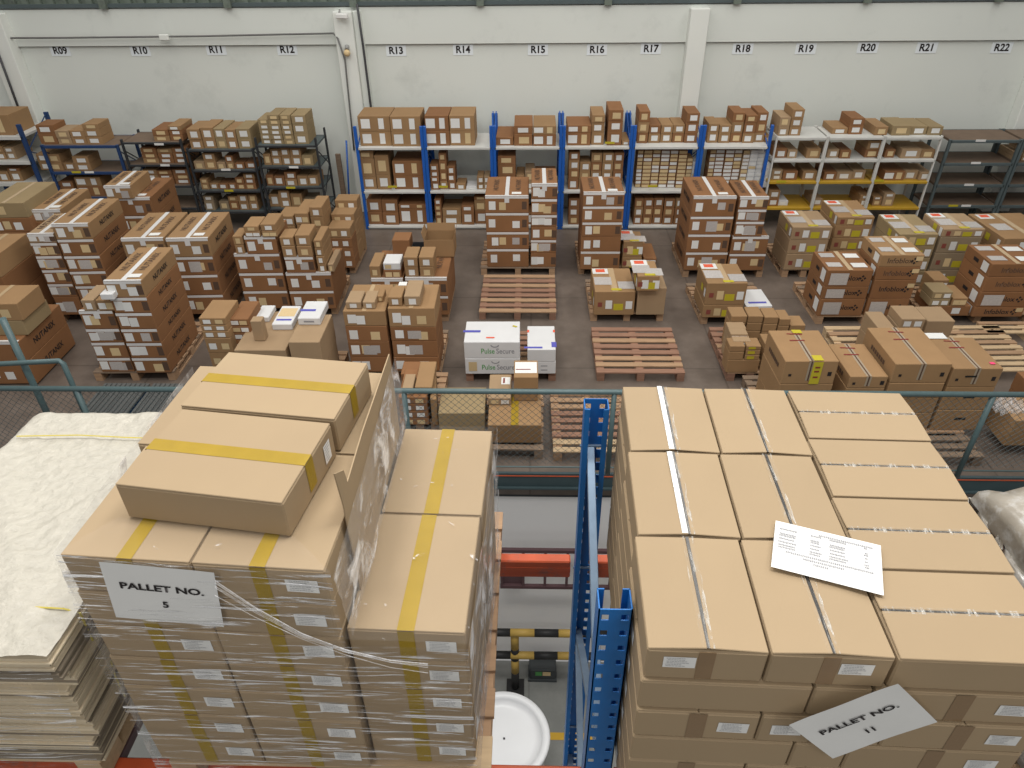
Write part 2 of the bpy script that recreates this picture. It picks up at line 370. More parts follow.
# ------------------------------------------------------------------ pallets
def pallet(x, y, z, w, d, yaw, label, deckm=('wood', 'wood', 'woodgrey'), boards=8, group='wooden pallets on the warehouse floor', stray=0):
    """x, y: front centre of the pallet"""
    n = Vector((-sin(yaw), cos(yaw), 0))
    t = empty('wooden_pallet', (x+n.x*d/2, y+n.y*d/2, z), yaw); tag(t, label, 'pallet', group)
    bm = bmesh.new(); bw = d/boards*.64
    for i in range(boards):
        yy = -d/2+bw/2 + i*(d-bw)/(boards-1)
        add_box(bm, (R.uniform(-.006, .006), yy, .119), (w, bw, .018), mi=R.randrange(len(deckm)))
    build('deck', bm, deckm, t)
    for i in (-1, 0, 1):
        bm = bmesh.new(); X = i*(w/2-.05)
        add_box(bm, (X, 0, .101), (.09, d, .017), mi=0)
        for j in (-1, 0, 1): add_box(bm, (X, j*(d/2-.06), .055), (.09, .12, .074), mi=0)
        add_box(bm, (X, 0, .009), (.09, d, .018), mi=0)
        build('stringer', bm, deckm[0], t)
    return t
def pallet_px(L, Rr, d, label, yaw=None, **k):
    a = P(L[0], L[1], 0); b = P(Rr[0], Rr[1], 0); c = (a+b)/2
    if yaw is None: yaw = math.atan2(b.y-a.y, b.x-a.x)
    return pallet(c.x, c.y, 0, (b-a).length, d, yaw, label, **k)

# ================================================================== the setting
bm = boxbm((0, 9.7, -.15), (36, 8.2, .3)); struct('floor', bm, 'floor').location = (0, 0, 0)
bm = boxbm((0, -1.2, -3.34), (36, 13.6, .2)); struct('floor_lower', bm, 'lowfloor')
bm = boxbm((0, 13.35, 1.735), (36, .3, 3.47)); struct('wall_back', bm, 'wall')
bm = bmesh.new(); xs = -18
while xs < 18:
    add_box(bm, (xs, 13.36, 4.6), (.10, .10, 2.3)); xs += .22
add_box(bm, (0, 13.42, 4.6), (36, .06, 2.3)); struct('wall_upper', bm, 'cladding')
bm = boxbm((0, 13.17, 3.49), (36, .10, .05)); struct('trim_1', bm, 'rackgrey')            # steel sill over the masonry
bm = bmesh.new(); x = -17.5
while x < 18: add_box(bm, (x, 13.12, 3.56), (.12, .1, .22)); x += 2.08
struct('trim_2', bm, 'cladding')
bm = boxbm((0, 13.175, 3.16), (36, .05, .56)); struct('trim_3', bm, 'wall')                # ring beam
bm = bmesh.new(); add_box(bm, (0, 13.185, 2.876), (36, .03, .012)); struct('trim_4', bm, 'seam')  # thin dark joint line below the ring beam
def pilaster(n, x0, x1, yf, m='column'):
    struct('trim_%d' % n, boxbm(((x0+x1)/2, (yf+13.2)/2, 1.7), (x1-x0, 13.2-yf, 3.40), bevel=.01), m)
pilaster(5, Q(333, 20, 12.95).x, Q(352, 20, 12.95).x, 12.95)
pilaster(6, Q(353.5, 20, 13.05).x, Q(361, 20, 13.05).x, 13.02, 'wall')
pilaster(7, Q(690, 20, 13.0).x, Q(709, 20, 13.0).x, 12.98)
pilaster(8, Q(-6, 60, 12.95).x, Q(15, 60, 12.95).x, 12.95)
pilaster(9, 8.36, 8.85, 12.95)
bm = boxbm((0, 5.72, -1.78), (36, .2, 2.92)); struct('wall_lower', bm, 'lowwall')
bm = bmesh.new(); add_box(bm, (0, 5.585, -.085), (36, .03, .17)); add_box(bm, (0, 5.57, -.165), (36, .06, .02)); add_box(bm, (0, 5.585, .012), (36, .03, .024))
struct('trim_10', bm, 'tealdark')
bm = boxbm((0, 5.566, -.006), (36, .008, .010)); struct('trim_11', bm, 'orange')
bm = boxbm((0, 5.66, -.27), (36, .10, .14)); struct('trim_12', bm, 'rackdark')  # dark strip painting in the shade of the recess under the edge beam
bm = boxbm((0.4, 4.60, -3.238), (9, .09, .004)); tag(build('floor_marking_line', bm, 'rackyellow'), 'yellow painted line on the lower grey concrete floor', 'floor line')

# conduit, cables, junction box, camera on the back wall
def cable(name, pts, r, m, label, cat='cable'):
    bm = bmesh.new(); add_tube(bm, pts, r, 6); return tag(build(name, bm, m), label, cat)
j = Q(165, 37, 13.06)
cable('wall_conduit', [(-14, 13.05, j.z+.02), (Q(60, 39, 13.05).x, 13.05, j.z), (Q(200, 38, 13.05).x, 13.05, j.z+.01), (Q(334, 37, 13.05).x, 13.05, j.z+.04), (Q(338, 40, 12.92).x, 12.92, j.z-.02), Q(345, 60, 12.92), Q(350, 110, 12.92), Q(354, 150, 12.92)], .016, 'cond', 'thin grey conduit along the white beam, turning down the pilaster beside sign R12', 'conduit')
cable('wall_cable', [Q(357, 4, 13.0), Q(363, 45, 13.0), Q(370, 100, 13.0), (Q(370, 100, 13.0).x+.01, 13.0, .4)], .022, 'cable', 'dark cable running down the white wall just right of the central pilaster')
cable('drop_cable', [Q(-3, 50, 12.9), Q(10, 85, 12.9), Q(22, 118, 12.9)], .02, 'cable', 'dark cable slanting down the wall at the far left corner')
bm = boxbm((j.x, 13.03, j.z), (.16, .06, .09), bevel=.01); tag(build('junction_box', bm, 'column'), 'small white junction box on the conduit above sign R10', 'electrical box')
c = Q(342, 16, 12.85); t = tag(empty('security_camera', c), 'white bullet security camera high on the pilaster between R12 and R13', 'camera')
bm = bmesh.new(); add_box(bm, (0, 0, 0), (.20, .09, .08), rz=-.3, bevel=.015); build('camera_body', bm, 'white', t)
bm = bmesh.new(); add_tube(bm, [(-.05, .10, .08), (-.05, .03, .03)], .015); build('bracket', bm, 'pipe', t)
c = Q(347, 53, 12.88); t = tag(empty('wall_lamp', c), 'small bulb lamp on the pilaster below the security camera', 'lamp')
bm = bmesh.new(); bmesh.ops.create_uvsphere(bm, u_segments=12, v_segments=8, radius=.055); build('bulb', bm, 'taneti', t)
bm = bmesh.new(); add_tube(bm, [(0, .07, .10), (0, .02, .05)], .035, 8); build('lamp_holder', bm, 'pipe', t)
c = Q(376, 200, 12.7)
bm = boxbm((Q(337, 185, 12.6).x, 12.95, .55), (.09, .05, 1.1), bevel=.004); tag(build('wooden_plank', bm, 'woodgrey'), 'brown wooden plank leaning on the wall left of the blue racks', 'plank')
bm = bmesh.new(); add_tube(bm, [(Q(349, 160, 12.9).x, 12.9, 1.35), (Q(347, 205, 12.6).x, 12.7, 0.02)], .018, 6); tag(build('blue_rod', bm, 'blue'), 'thin blue metal rod leaning on the wall beside the plank', 'rod')

# bay signs
for s, x, y in (('R09', 60, 50), ('R10', 140, 50), ('R11', 216, 49), ('R12', 287, 49), ('R13', 396, 50), ('R14', 463, 49), ('R15', 538, 49), ('R16', 597, 49), ('R17', 651, 48), ('R18', 743, 48), ('R19', 806, 48), ('R20', 868, 47), ('R21', 927, 47), ('R22', 1002, 47)):
    c = Q(x, y, 13.195)
    o = build('bay_sign', boxbm((0, 0, 0), (.34, .006, .165)), 'sign', None, (c.x, 13.196, c.z-.012)); tag(o, f'small wall sign reading {s} below the white beam', 'sign', 'bay number signs on the wall')
    DIM[o.name] = {'_w': .32, '_d': .006, '_h': 0}
    letter(o, 'F', 0, 0, .155, s, 'ink', bold=.03, e=.003)

# ================================================================== shelving racks
def rack(name, label, X0, X1, Yf, Yb, top, levels, upm, beamm, deckm, nbays=1, topz=None, upw=.06, beam_h=.06, beams=None, decks=None, posts=None, stagger=0, brace=True, group='shelving racks along the back wall', first=True, last=True, thk=.035):
    t = tag(empty(name, ((X0+X1)/2, (Yf+Yb)/2, 0)), label, 'shelving', group); cx, cy = t.location.x, t.location.y
    xs = posts or [X0+(X1-X0)*i/nbays for i in range(nbays+1)]
    for x in xs:
        for yy in (Yf, Yb):
            build('upright', boxbm((x-cx, yy-cy, top/2), (upw, .05, top), bevel=.004), upm, t)
        if brace:
            bm = bmesh.new(); k = 0; z = .15
            while z < top-.3:
                add_tube(bm, [(x-cx, (Yf if k % 2 else Yb)-cy, z), (x-cx, (Yb if k % 2 else Yf)-cy, z+.42)], .010, 5); z += .42; k += 1
            build('brace', bm, upm, t)
    for li, z in enumerate(levels):
        build('shelf', boxbm(((X0+X1)/2-cx, 0, z-thk/2), (X1-X0-.01, Yb-Yf-.02, thk)), decks[li] if decks else deckm, t)
        for yy in (Yf-.005, Yb+.005):
            build('shelf_beam', boxbm(((X0+X1)/2-cx, yy-cy, z-beam_h/2), (X1-X0, .04, beam_h), bevel=.003), beams[li] if beams else beamm, t)
    return t
UP = [-2.976, -1.816, -.657, .504, 1.67, 2.81, 3.958]
LV = [1.455, .70, .06]
for i in range(6):
    s = ['R13', 'R14', 'R15', 'R16', 'R17', 'R18'][i]
    rack('storage_rack', f'blue and white long-span shelving bay below sign {s}', UP[i]+.027, UP[i+1]-.027, 12.13, 12.95, 1.80, LV, 'blue', 'rackwhite', 'rackwhite', upw=.05, beam_h=.04)
ow = [3.98+.05, 4.872, 5.8, 6.735]
for i, s in enumerate(['R19', 'R20', 'R21']):
    rack('boltless_rack', f'white metal shelving unit with yellow lower shelf below sign {s}', ow[i]+.013, ow[i+1]-.013, 12.13, 12.75, 1.62, [1.60, 1.23, .86, .40], 'rackwhite', 'rackwhite', 'rackwhite', upw=.024, beam_h=.04, beams=['rackwhite', 'rackwhite', 'rackyellow', 'rackyellow'], decks=['rackwhite', 'rackwhite', 'rackyellow', 'rackyellow'], brace=False)
rack('boltless_rack', 'empty dark grey shelving unit with four brown board shelves below sign R22', 6.93, 8.08, 12.22, 12.85, 1.53, [1.52, 1.14, .77, .40], 'rackgrey', 'rackgrey', 'board', upw=.045, beam_h=.045, brace=False)
rack('boltless_rack', 'dark grey shelving unit at the right edge behind stacked cartons', 8.14, 9.2, 12.22, 12.85, 1.53, [1.52, 1.14, .77, .40], 'rackgrey', 'rackgrey', 'board', upw=.045, beam_h=.045, brace=False)
rack('wire_rack', 'dark wire shelving unit below sign R12 piled with labelled cartons', -4.66, -3.64, 12.13, 12.75, 1.62, [1.49, 1.13, .77, .38], 'rackdark', 'rackdark', 'rackgrey', upw=.03, beam_h=.03)
rack('wire_rack', 'dark wire shelving unit below sign R11 piled with labelled cartons', -5.86, -4.74, 12.13, 12.75, 1.45, [1.42, 1.07, .71, .33], 'rackdark', 'rackdark', 'rackgrey', upw=.03, beam_h=.03)
rack('wire_rack', 'dark shelving unit below sign R10 with flat brown cartons', -6.95, -5.94, 12.13, 12.75, 1.60, [1.55, 1.17, .80, .40], 'rackdark', 'rackdark', 'board', upw=.03, beam_h=.03)
rack('boltless_rack', 'navy shelving unit with board shelves below sign R09', -8.35, -7.05, 12.13, 12.75, 1.51, [1.50, 1.05, .60, .15], 'navy', 'navy', 'board', upw=.045, beam_h=.045)
rack('storage_rack', 'navy and white shelving bay at the far left corner', -9.9, -8.62, 12.13, 12.95, 1.85, [1.66, 1.24, .86, .10], 'navy', 'rackwhite', 'rackwhite', upw=.07)
# strips of shelf labels on the beams
def shelf_tag(x, y, m, label, w=.16):
    Yl = 12.192 if x > 950 else 12.102
    c = Q(x, y, 12.06); o = build('shelf_label', boxbm((0, 0, 0), (w, .006, .035)), m, None, (c.x, Yl, c.z))
    tag(o, label, 'label strip', 'label strips on shelf edges')

# ---- cartons on the shelves
NUM = ['first', 'second', 'third', 'fourth', 'fifth', 'sixth', 'seventh', 'eighth', 'ninth', 'tenth', 'eleventh', 'twelfth']
def shelf_items(s, lname, z, ypx, items, Yf=12.17, dep=.5, m='brown', name='shelf_carton', room=None):
    prev = -99
    for k, it in enumerate(items):
        x0, x1, hs = it[:3]; mm = it[3] if len(it) > 3 else m; dd = it[4] if len(it) > 4 else dep
        a = Q(x0, ypx, Yf).x; b = Q(x1, ypx, Yf).x
        if k+1 < len(items) and items[k+1][0]-x1 <= 2.6: b = Q(items[k+1][0], ypx, Yf).x-.004
        if a < prev+.003: a = prev+.003
        prev = b; zz = z; jy = R.uniform(0, .05)
        for r_, h in enumerate(hs):
            hh = (h - (3.2 if lname == 'top' and s in ('R15', 'R16', 'R17', 'R18', 'R20') and r_ == len(hs)-1 else 0))/57.0
            if room and zz+hh > room: break
            m2 = mm
            if mm == 'brown' and R.random() < .25: m2 = 'kraft'
            row = 'bottom row' if r_ == 0 and len(hs) > 1 else (f'{NUM[r_]} row up' if len(hs) > 1 else 'single')
            pos = f'{NUM[k]} from left' if k < 12 else 'last'
            rw = f', {row}' if len(hs) > 1 else ''
            lab = f"{CNAME[m2]} carton on {lname} shelf under {s}, {pos}{rw}"
            w = b-a-.004-R.uniform(0, .004)
            if w < .02: continue
            o = carton(name, w, dd-R.uniform(0, .03), hh-.002, ((a+b)/2, Yf+jy+dd/2, zz), R.uniform(-.01, .01), m2, lab, f'cartons on the {lname} shelf under {s}', bevel=.004)
            if name == 'shelf_carton':
                if w > .34:
                    sticker(o, 'F', -w*.27, 0, .15, hh*.62, 'white', 'label_sticker'); sticker(o, 'F', w*.22, 0, .09, hh*.7, R.choice(['white', 'taneti']), 'label_sticker')
                else: sticker(o, 'F', R.uniform(-.05, .05)*w, R.uniform(-.05, .02)*hh, w*.55, hh*.55, R.choice(['white', 'white', 'taneti']), 'label_sticker')
            else:
                sticker(o, 'F', 0, 0, w*.9, hh*.72, 'white' if R.random() < (.75 if m2 == 'whitebox' or s == 'R18' else .42) else 'taneti', 'label_sticker')
            zz += hh
E = 'brown'; K = 'kraft'
shelf_items('R13', 'top', LV[0], 144, [(360, 391, [14, 14]), (392, 422, [14, 14])], dep=.62, m=K)
shelf_items('R14', 'top', LV[0], 144, [(426, 449, [14, 14]), (450, 475, [14, 14], K)], dep=.62)
shelf_items('R15', 'top', LV[0], 144, [(496, 513, [11]), (514, 532, [11, 11]), (533, 556, [11, 11])], dep=.7)
shelf_items('R16', 'top', LV[0], 144, [(567, 590, [12, 10]), (591, 604, [12, 9, 10]), (607, 620, [13, 10, 13]), (622, 630, [7], K)], dep=.6)
shelf_items('R17', 'top', LV[0], 143, [(637, 647, [10, 10, 13]), (648, 659, [9, 11]), (660, 671, [9, 11], K), (672, 683, [9, 11]), (684, 697, [9, 10, 12])], dep=.5, Yf=12.3)
shelf_items('R18', 'top', LV[0], 142, [(707, 717, [10, 11], K), (718, 729, [9, 11], K), (730, 741, [9, 10, 12]), (742, 753, [9, 10, 10]), (754, 764, [9, 10, 12]), (765, 771, [9], K)], dep=.5, Yf=12.3)
rm = LV[0]-.07
shelf_items('R13', 'middle', LV[1], 188, [(362, 375, [13, 18, 7], K), (377, 391, [15, 19], K), (394, 424, [14, 14])], dep=.6, room=rm)
shelf_items('R14', 'middle', LV[1], 188, [(431, 438, [8, 5, 6, 6]), (440, 447, [8, 10, 10, 8]), (448, 455, [8, 7, 8]), (456, 464, [6], K), (466, 476, [3], 'whitebox'), (477, 483, [6, 7], K), (484, 490, [6, 7], 'light')], dep=.35, room=rm)
shelf_items('R15', 'middle', LV[1], 188, [(498, 514, [14, 11, 8]), (516, 524, [8, 6], K), (525, 534, [8, 10], 'light'), (535, 556, [9, 6])], dep=.5, room=rm)
shelf_items('R16', 'middle', LV[1], 188, [(568, 577, [11, 9, 9, 8]), (579, 588, [9, 9, 9], K), (590, 599, [9, 9, 9, 9]), (601, 610, [9, 9, 9, 9], K), (612, 622, [9, 9, 9, 9])], dep=.4, room=rm)
s10 = [3.7]*10
shelf_items('R17', 'middle', LV[1], 187, [(635, 640, s10), (641, 648, s10), (650, 657, s10), (658, 665, s10), (667, 674, s10), (675, 682, s10), (684, 689, s10[:8]), (690, 698, s10[:7], 'whitebox')], dep=.3, room=rm, name='slim_carton', Yf=12.25)
shelf_items('R18', 'middle', LV[1], 186, [(706, 711, s10), (712, 720, s10), (721, 728, s10), (730, 737, s10), (738, 744, s10, 'light'), (745, 752, s10, 'whitebox'), (753, 759, s10, 'whitebox'), (760, 768, [6]*4, 'whitebox')], dep=.3, room=rm, name='slim_carton', Yf=12.25)
rm = LV[1]-.07
shelf_items('R13', 'bottom', LV[2], 227, [(369, 383, [13, 13, 9]), (384, 398, [13, 13, 10]), (400, 429, [17, 4])], dep=.6, room=rm)
shelf_items('R14', 'bottom', LV[2], 227, [(436, 442, [9, 6, 6, 6]), (443, 460, [9, 8], K), (462, 474, [14, 6]), (475, 488, [14, 11, 4])], dep=.5, room=rm)
shelf_items('R15', 'bottom', LV[2], 226, [(498, 520, [10, 10]), (522, 550, [12])], dep=.5, room=rm)
shelf_items('R16', 'bottom', LV[2], 226, [(568, 577, [9]*4), (579, 588, [9]*3), (590, 599, [9]*3), (601, 610, [9]*4), (612, 621, [9]*3)], dep=.4, room=rm)
shelf_items('R17', 'bottom', LV[2], 225, [(633, 640, [9]*4), (642, 650, [9]*4), (652, 660, [9]*4), (662, 671, [9]*4), (673, 681, [9]*3), (683, 692, [9]*4)], dep=.4, room=rm)
L19 = [1.60, 1.23, .86, .40]
shelf_items('R19', 'top', L19[0], 138, [(777, 786, [8, 9], 'light'), (788, 800, [8, 8, 8], K)], Yf=12.2)
shelf_items('R20', 'top', L19[0], 137, [(832, 847, [9], K), (848, 862, [8, 10])], Yf=12.25)
shelf_items('R21', 'top', L19[0], 136, [(874, 887, [8], K), (891, 908, [9], 'olive'), (910, 925, [8], 'olive'), (927, 942, [8], 'olive')], Yf=12.2, dep=.55)
shelf_items('R19', 'second', L19[1], 160, [(774, 786, [9]), (787, 797, [8], 'light'), (806, 820, [9], K)])
shelf_items('R20', 'second', L19[1], 160, [(827, 838, [8], 'light'), (839, 850, [8]), (865, 880, [8, 8])])
shelf_items('R21', 'second', L19[1], 159, [(885, 895, [8]), (900, 918, [9], 'light'), (920, 934, [8])])
shelf_items('R19', 'yellow', L19[2], 181, [(771, 780, [5, 5], 'light'), (782, 797, [9]), (802, 816, [9], K)])
shelf_items('R20', 'yellow', L19[2], 181, [(823, 834, [8]), (836, 850, [8], 'light'), (852, 865, [9], 'light')])
shelf_items('R21', 'yellow', L19[2], 180, [(883, 902, [9]), (904, 917, [9], 'light'), (918, 929, [8], 'light')])
shelf_items('R19', 'bottom', L19[3], 208, [(766, 776, [8, 8]), (778, 788, [5], 'whitebox')])
shelf_items('R20', 'bottom', L19[3], 208, [(812, 822, [7], 'light'), (858, 868, [7, 4], K)])
shelf_items('R21', 'bottom', L19[3], 208, [(872, 880, [6, 3], K), (881, 892, [9, 4], 'light')])
shelf_items('R22', 'second', 1.14, 165, [(1012, 1019, [4, 4], 'light'), (1020, 1027, [4, 4, 4], 'light')], Yf=12.3)
# left racks
L12 = [1.49, 1.13, .77, .38]; s4 = [4.6]
shelf_items('R12', 'top', L12[0], 145, [(261, 271, s4*5, 'olive'), (272, 282, s4*6, 'olive'), (284, 294, s4*6, 'olive'), (295, 309, [10, 9, 8], 'olive')], dep=.5)
shelf_items('R12', 'second', L12[1], 167, [(264, 271, [11], K), (272, 281, [8, 8], K), (282, 291, [9, 8], K), (292, 301, [9, 8], K), (303, 314, [10], 'olive')], dep=.4, room=1.45)
shelf_items('R12', 'third', L12[2], 188, [(267, 274, [11]), (275, 285, [10]), (286, 297, [7, 7]), (298, 307, [10], K), (309, 319, [10], K)], dep=.4, room=1.09)
shelf_items('R12', 'bottom', L12[3], 210, [(270, 279, [13, 7], K), (281, 290, [9, 9], K), (292, 302, [14], K), (304, 316, [8], 'grey')], dep=.4, room=.73)
L11 = [1.42, 1.07, .71, .33]
shelf_items('R11', 'top', L11[0], 150, [(191, 203, [9, 10], K), (204, 216, [9, 11], K), (217, 227, [9, 10], 'olive'), (228, 238, [9, 9], K), (239, 253, [9, 10], 'olive')], dep=.55)
shelf_items('R11', 'second', L11[1], 171, [(195, 205, [8], 'light'), (206, 217, [9, 7], K), (218, 226, [7], 'light'), (227, 234, [7, 6]), (235, 243, [6]), (245, 256, [6])], dep=.35, room=1.38)
shelf_items('R11', 'third', L11[2], 191, [(202, 209, [6, 5], K), (210, 218, [6], K), (219, 228, [6]), (229, 236, [6]), (237, 245, [6, 6]), (246, 257, [6, 5, 5])], dep=.35, room=1.03)
shelf_items('R11', 'bottom', L11[3], 212, [(206, 216, [10, 5], 'grey'), (220, 228, [9], 'grey'), (230, 238, [9, 5]), (240, 248, [8, 8], K), (250, 259, [8, 8, 4], K)], dep=.4, room=.66)
L10 = [1.55, 1.17, .80, .40]
shelf_items('R10', 'top', L10[0], 142, [(154, 168, [5, 6]), (170, 183, [5, 5, 4])], dep=.5)
shelf_items('R10', 'second', L10[1], 164, [(143, 158, [5, 5, 5]), (159, 172, [5, 5, 4]), (174, 188, [5, 5, 5])], dep=.5, room=1.5)
shelf_items('R10', 'third', L10[2], 186, [(146, 158, [5, 5, 5], K), (160, 173, [5, 5, 4]), (175, 192, [5, 5, 5, 5])], dep=.5, room=1.1)
shelf_items('R09', 'top', 1.50, 145, [(40, 56, [10, 8]), (58, 70, [6, 7], 'light'), (72, 86, [6, 7], K), (87, 103, [7, 7, 5], K)], dep=.4)
shelf_items('R09', 'second', 1.05, 172, [(40, 50, [8, 8], K), (51, 62, [8, 8], K), (64, 74, [7], K), (76, 92, [7, 7], K)], dep=.4, room=1.45)
shelf_items('R09', 'third', .60, 198, [(46, 56, [7], K), (62, 76, [8, 6]), (80, 104, [10, 9], E), (106, 116, [6], K)], dep=.4, room=.98)
shelf_items('the left corner', 'top', 1.66, 133, [(-25, 14, [19], E)], dep=.6)
shelf_items('the left corner', 'second', 1.24, 157, [(-18, -8, [8, 7], K), (-6, 4, [7, 6], K), (5, 15, [7, 5], 'light')], dep=.5, room=1.6)
shelf_items('the left corner', 'third', .86, 180, [(-14, -2, [9], K), (-1, 9, [10], K), (10, 22, [10, 3], E)], dep=.5, room=1.2)
for x, y, m, s in ((443, 187.5, 'yellow', 'yellow label strip on the middle shelf edge under R14'), (392, 187.5, 'yellow', 'small yellow label strip on the middle shelf edge under R13'), (653, 187, 'yellow', 'yellow label strip on the middle shelf edge under R17'), (782, 182.5, 'yellow', 'yellow label strip on the yellow shelf edge under R19'), (880, 181.5, 'yellow', 'yellow label strip on the yellow shelf edge under R21'), (985, 143, 'white', 'white label strip on top edge of the empty grey shelving'), (980, 165.5, 'white', 'white label strip on second shelf edge of the empty grey shelving'), (973, 187.5, 'white', 'white label strip on third shelf edge of the empty grey shelving'), (970, 208.5, 'white', 'white label strip on bottom shelf edge of the empty grey shelving'), (957, 208.5, 'yellow', 'yellow label strip on bottom shelf edge of the empty grey shelving'), (290, 188.5, 'yellow', 'yellow label strip on the third shelf edge under R12'), (293, 168, 'white', 'white label strip on the second shelf edge under R12'), (228, 191.5, 'yellow', 'yellow label strip on the third shelf edge under R11'), (225, 170.5, 'white', 'white label strip on the second shelf edge under R11'), (158, 145, 'white', 'white label strip on the top shelf edge under R10'), (164, 166, 'white', 'white label strip on the second shelf edge under R10'), (75, 173, 'yellow', 'yellow label strip on the second shelf edge under R09'), (88, 173, 'white', 'white label strip on the second shelf edge under R09'), (438, 228, 'yellow', 'yellow label strip on the bottom shelf edge under R14'), (610, 143.5, 'yellow', 'yellow label strip on the top shelf edge under R16')):
    shelf_tag(x, y, m, s)

# ================================================================== cartons stacked on the warehouse floor
# -- centre
D1 = 'of the tall pallet behind the empty pallet'
pallet_px((481, 275), (555, 275), 1.05, 'wooden pallet under the tall centre pile, behind the empty pallet')
column(D1, (487, 267), (529, 267), [196, 213, 232, 249, 267], by=176.5, cname='left column')
column(D1, (530.5, 267), (556, 267), [184, 199, 215, 226.5, 240, 253, 267], by=168, cname='right column')
D2 = 'of the five-high pile right of centre'
pallet_px((578, 274), (652, 274), 1.0, 'mostly hidden wooden pallet under the five-high pile right of centre')
column(D2, (579.5, 269.5), (619, 269.5), [192.4, 206.4, 222.3, 236.4, 251.4, 269.4], by=176.3, cname='main column')
column(D2, (621, 268), (641, 268), [241.5, 257.4, 268], by=231, cname='low column', m='kraft', style='red')
column(D2, (642.5, 266), (656, 266), [258, 266], by=243, cname='low carton at the right end', style='small')
D3 = 'of the big pallet before bay R18'
pallet_px((682, 277), (762, 277), 1.05, 'wooden pallet under the big two-column pile before bay R18')
column(D3, (683, 270.3), (725, 270.3), [196.5, 216.6, 234.5, 252.4, 270.3], by=176.4, cname='left column', side='L')
zt, _ = column(D3, (726.5, 270.3), (763, 270.3), [236.6, 253.8, 270.3], d=.85, cname='right column')
a = P(731, 236.6, zt); b = P(757, 236.6, zt)
column(D3, (733, 236.6), (762, 236.6), [197, 209.4, 221.6, 236.6], z0=zt, by=180, cname='upper right')
# -- red labelled row
D4 = 'of the red-labelled pallet left of the row'
pallet_px((781, 277), (824, 277), 1.0, 'wooden pallet under the leftmost red-labelled pile')
column(D4, (783, 270), (822, 270), [227, 239.5, 254, 270], by=210.4, style='red', m='light', cname='front column')
D4b = 'of the red-labelled pile behind printed cartons'
column(D4b, (826, 263), (862, 263), [217, 225.5, 238, 250, 263], by=200, style='red', m='kraft', cname='')
D6 = 'of the red-labelled pile right of printed cartons'
column(D6, (884, 284), (922, 284), [234, 246, 258, 271, 284], by=214, style='red', m='olive', cname='left column')
column(D6, (924, 284), (965, 284), [229, 237, 253, 270, 284], by=213, style='red', m='grey', topm='light', cname='right column')
D7 = 'of the red-labelled pile at the right edge'
column(D7, (985, 287), (1040, 286), [238, 253, 270, 287], by=213, style='red', m='kraft', cname='back column')
column('behind the red-labelled pile at the right edge', (1040, 262), (1075, 262), [216, 231, 246, 262], by=200, m='brown', style='plain', cname='')
pallet_px((826, 269), (864, 269), 1.0, 'hidden wooden pallet under the red-labelled pile behind the printed cartons')
pallet_px((886, 290), (966, 290), 1.0, 'hidden wooden pallet under the red-labelled pile at right of the printed cartons')
pallet_px((986, 293), (1040, 292), 1.0, 'hidden wooden pallet under the red-labelled pile at the right edge')
pallet_px((1040, 268), (1076, 268), 1.0, 'hidden wooden pallet at the far right behind the red-labelled piles')
# -- Infoblox
D5 = 'of the wordmark-printed pallet, middle right'
pallet_px((815, 324), (912, 324), 1.05, 'wooden pallet under the printed cartons, middle right of the floor')
column(D5, (816, 316), (861, 316), [270.2, 286.6, 299, 316], by=251, style='info', cname='left column')
column(D5, (863, 316), (905, 316), [255, 267, 280, 298.5, 316], by=235.6, style='info', cname='right column', topm='kraft')
D8 = 'of the wordmark-printed pile at the right edge'
pallet_px((922, 323), (1030, 322), 1.0, 'wooden pallet under printed cartons at the right edge')
column(D8, (971, 317), (1022, 317), [264, 277, 292, 306.7, 317], by=244, style='info', cname='', m='brown')
zt, _ = column(D8, (929, 316), (968, 316), [306, 316], d=.5, style='plain', cname='beside it')
column('on a dark carton at the right edge', (928, 306), (949, 306), [292, 299, 306], z0=zt, d=.3, style='small', m='olive', cname='left column')
column('on a dark carton at the right edge', (950, 306), (966, 306), [298, 306], z0=zt, d=.4, style='small', m='kraft', cname='single right one')
column('behind small olive ones, right edge', (927, 300), (943, 300), [280, 290, 300], z0=.13, d=.3, style='small', m='kraft', cname='')
# -- two big boxes, white box, small pile (right of centre)
D9 = 'of the red-labelled pallet in the centre aisle'
pallet_px((590, 321), (663, 321), 1.05, 'wooden pallet with a big carton and a small one on a kraft box')
column('with red label on the centre aisle pallet', (593, 315), (634, 315), [287.5+4, 315], by=268, style='red', m='kraft', cname='large')
zt, _ = column('on the centre aisle pallet under a smaller one', (635.5, 315), (664, 315), [288, 315], by=270, style='none', m='light', cname='large plain')
column('on the large plain one, centre aisle pallet', (636, 291), (659, 291), [276, 291], z0=zt, by=260.5, style='red', m='kraft', cname='smaller')
D10 = 'of the two-high red-labelled pallet'
pallet_px((700, 324), (772, 323), 1.0, 'wooden pallet under a two-high red-labelled pile and a white carton')
column(D10, (701.5, 317.6), (742, 317.6), [283, 305, 317.6], by=263.4, style='red', m='kraft', cname='')
o = column('beside the two-high red-labelled pile', (744, 316), (771, 315.5), [306, 316], by=289, style='none', m='whitebox', cname='flat')[1][0]
sticker(o, 'T', 0, -.3*DIM[o.name]['_d'], .25, .05, 'blueprint', 'blue_strip')
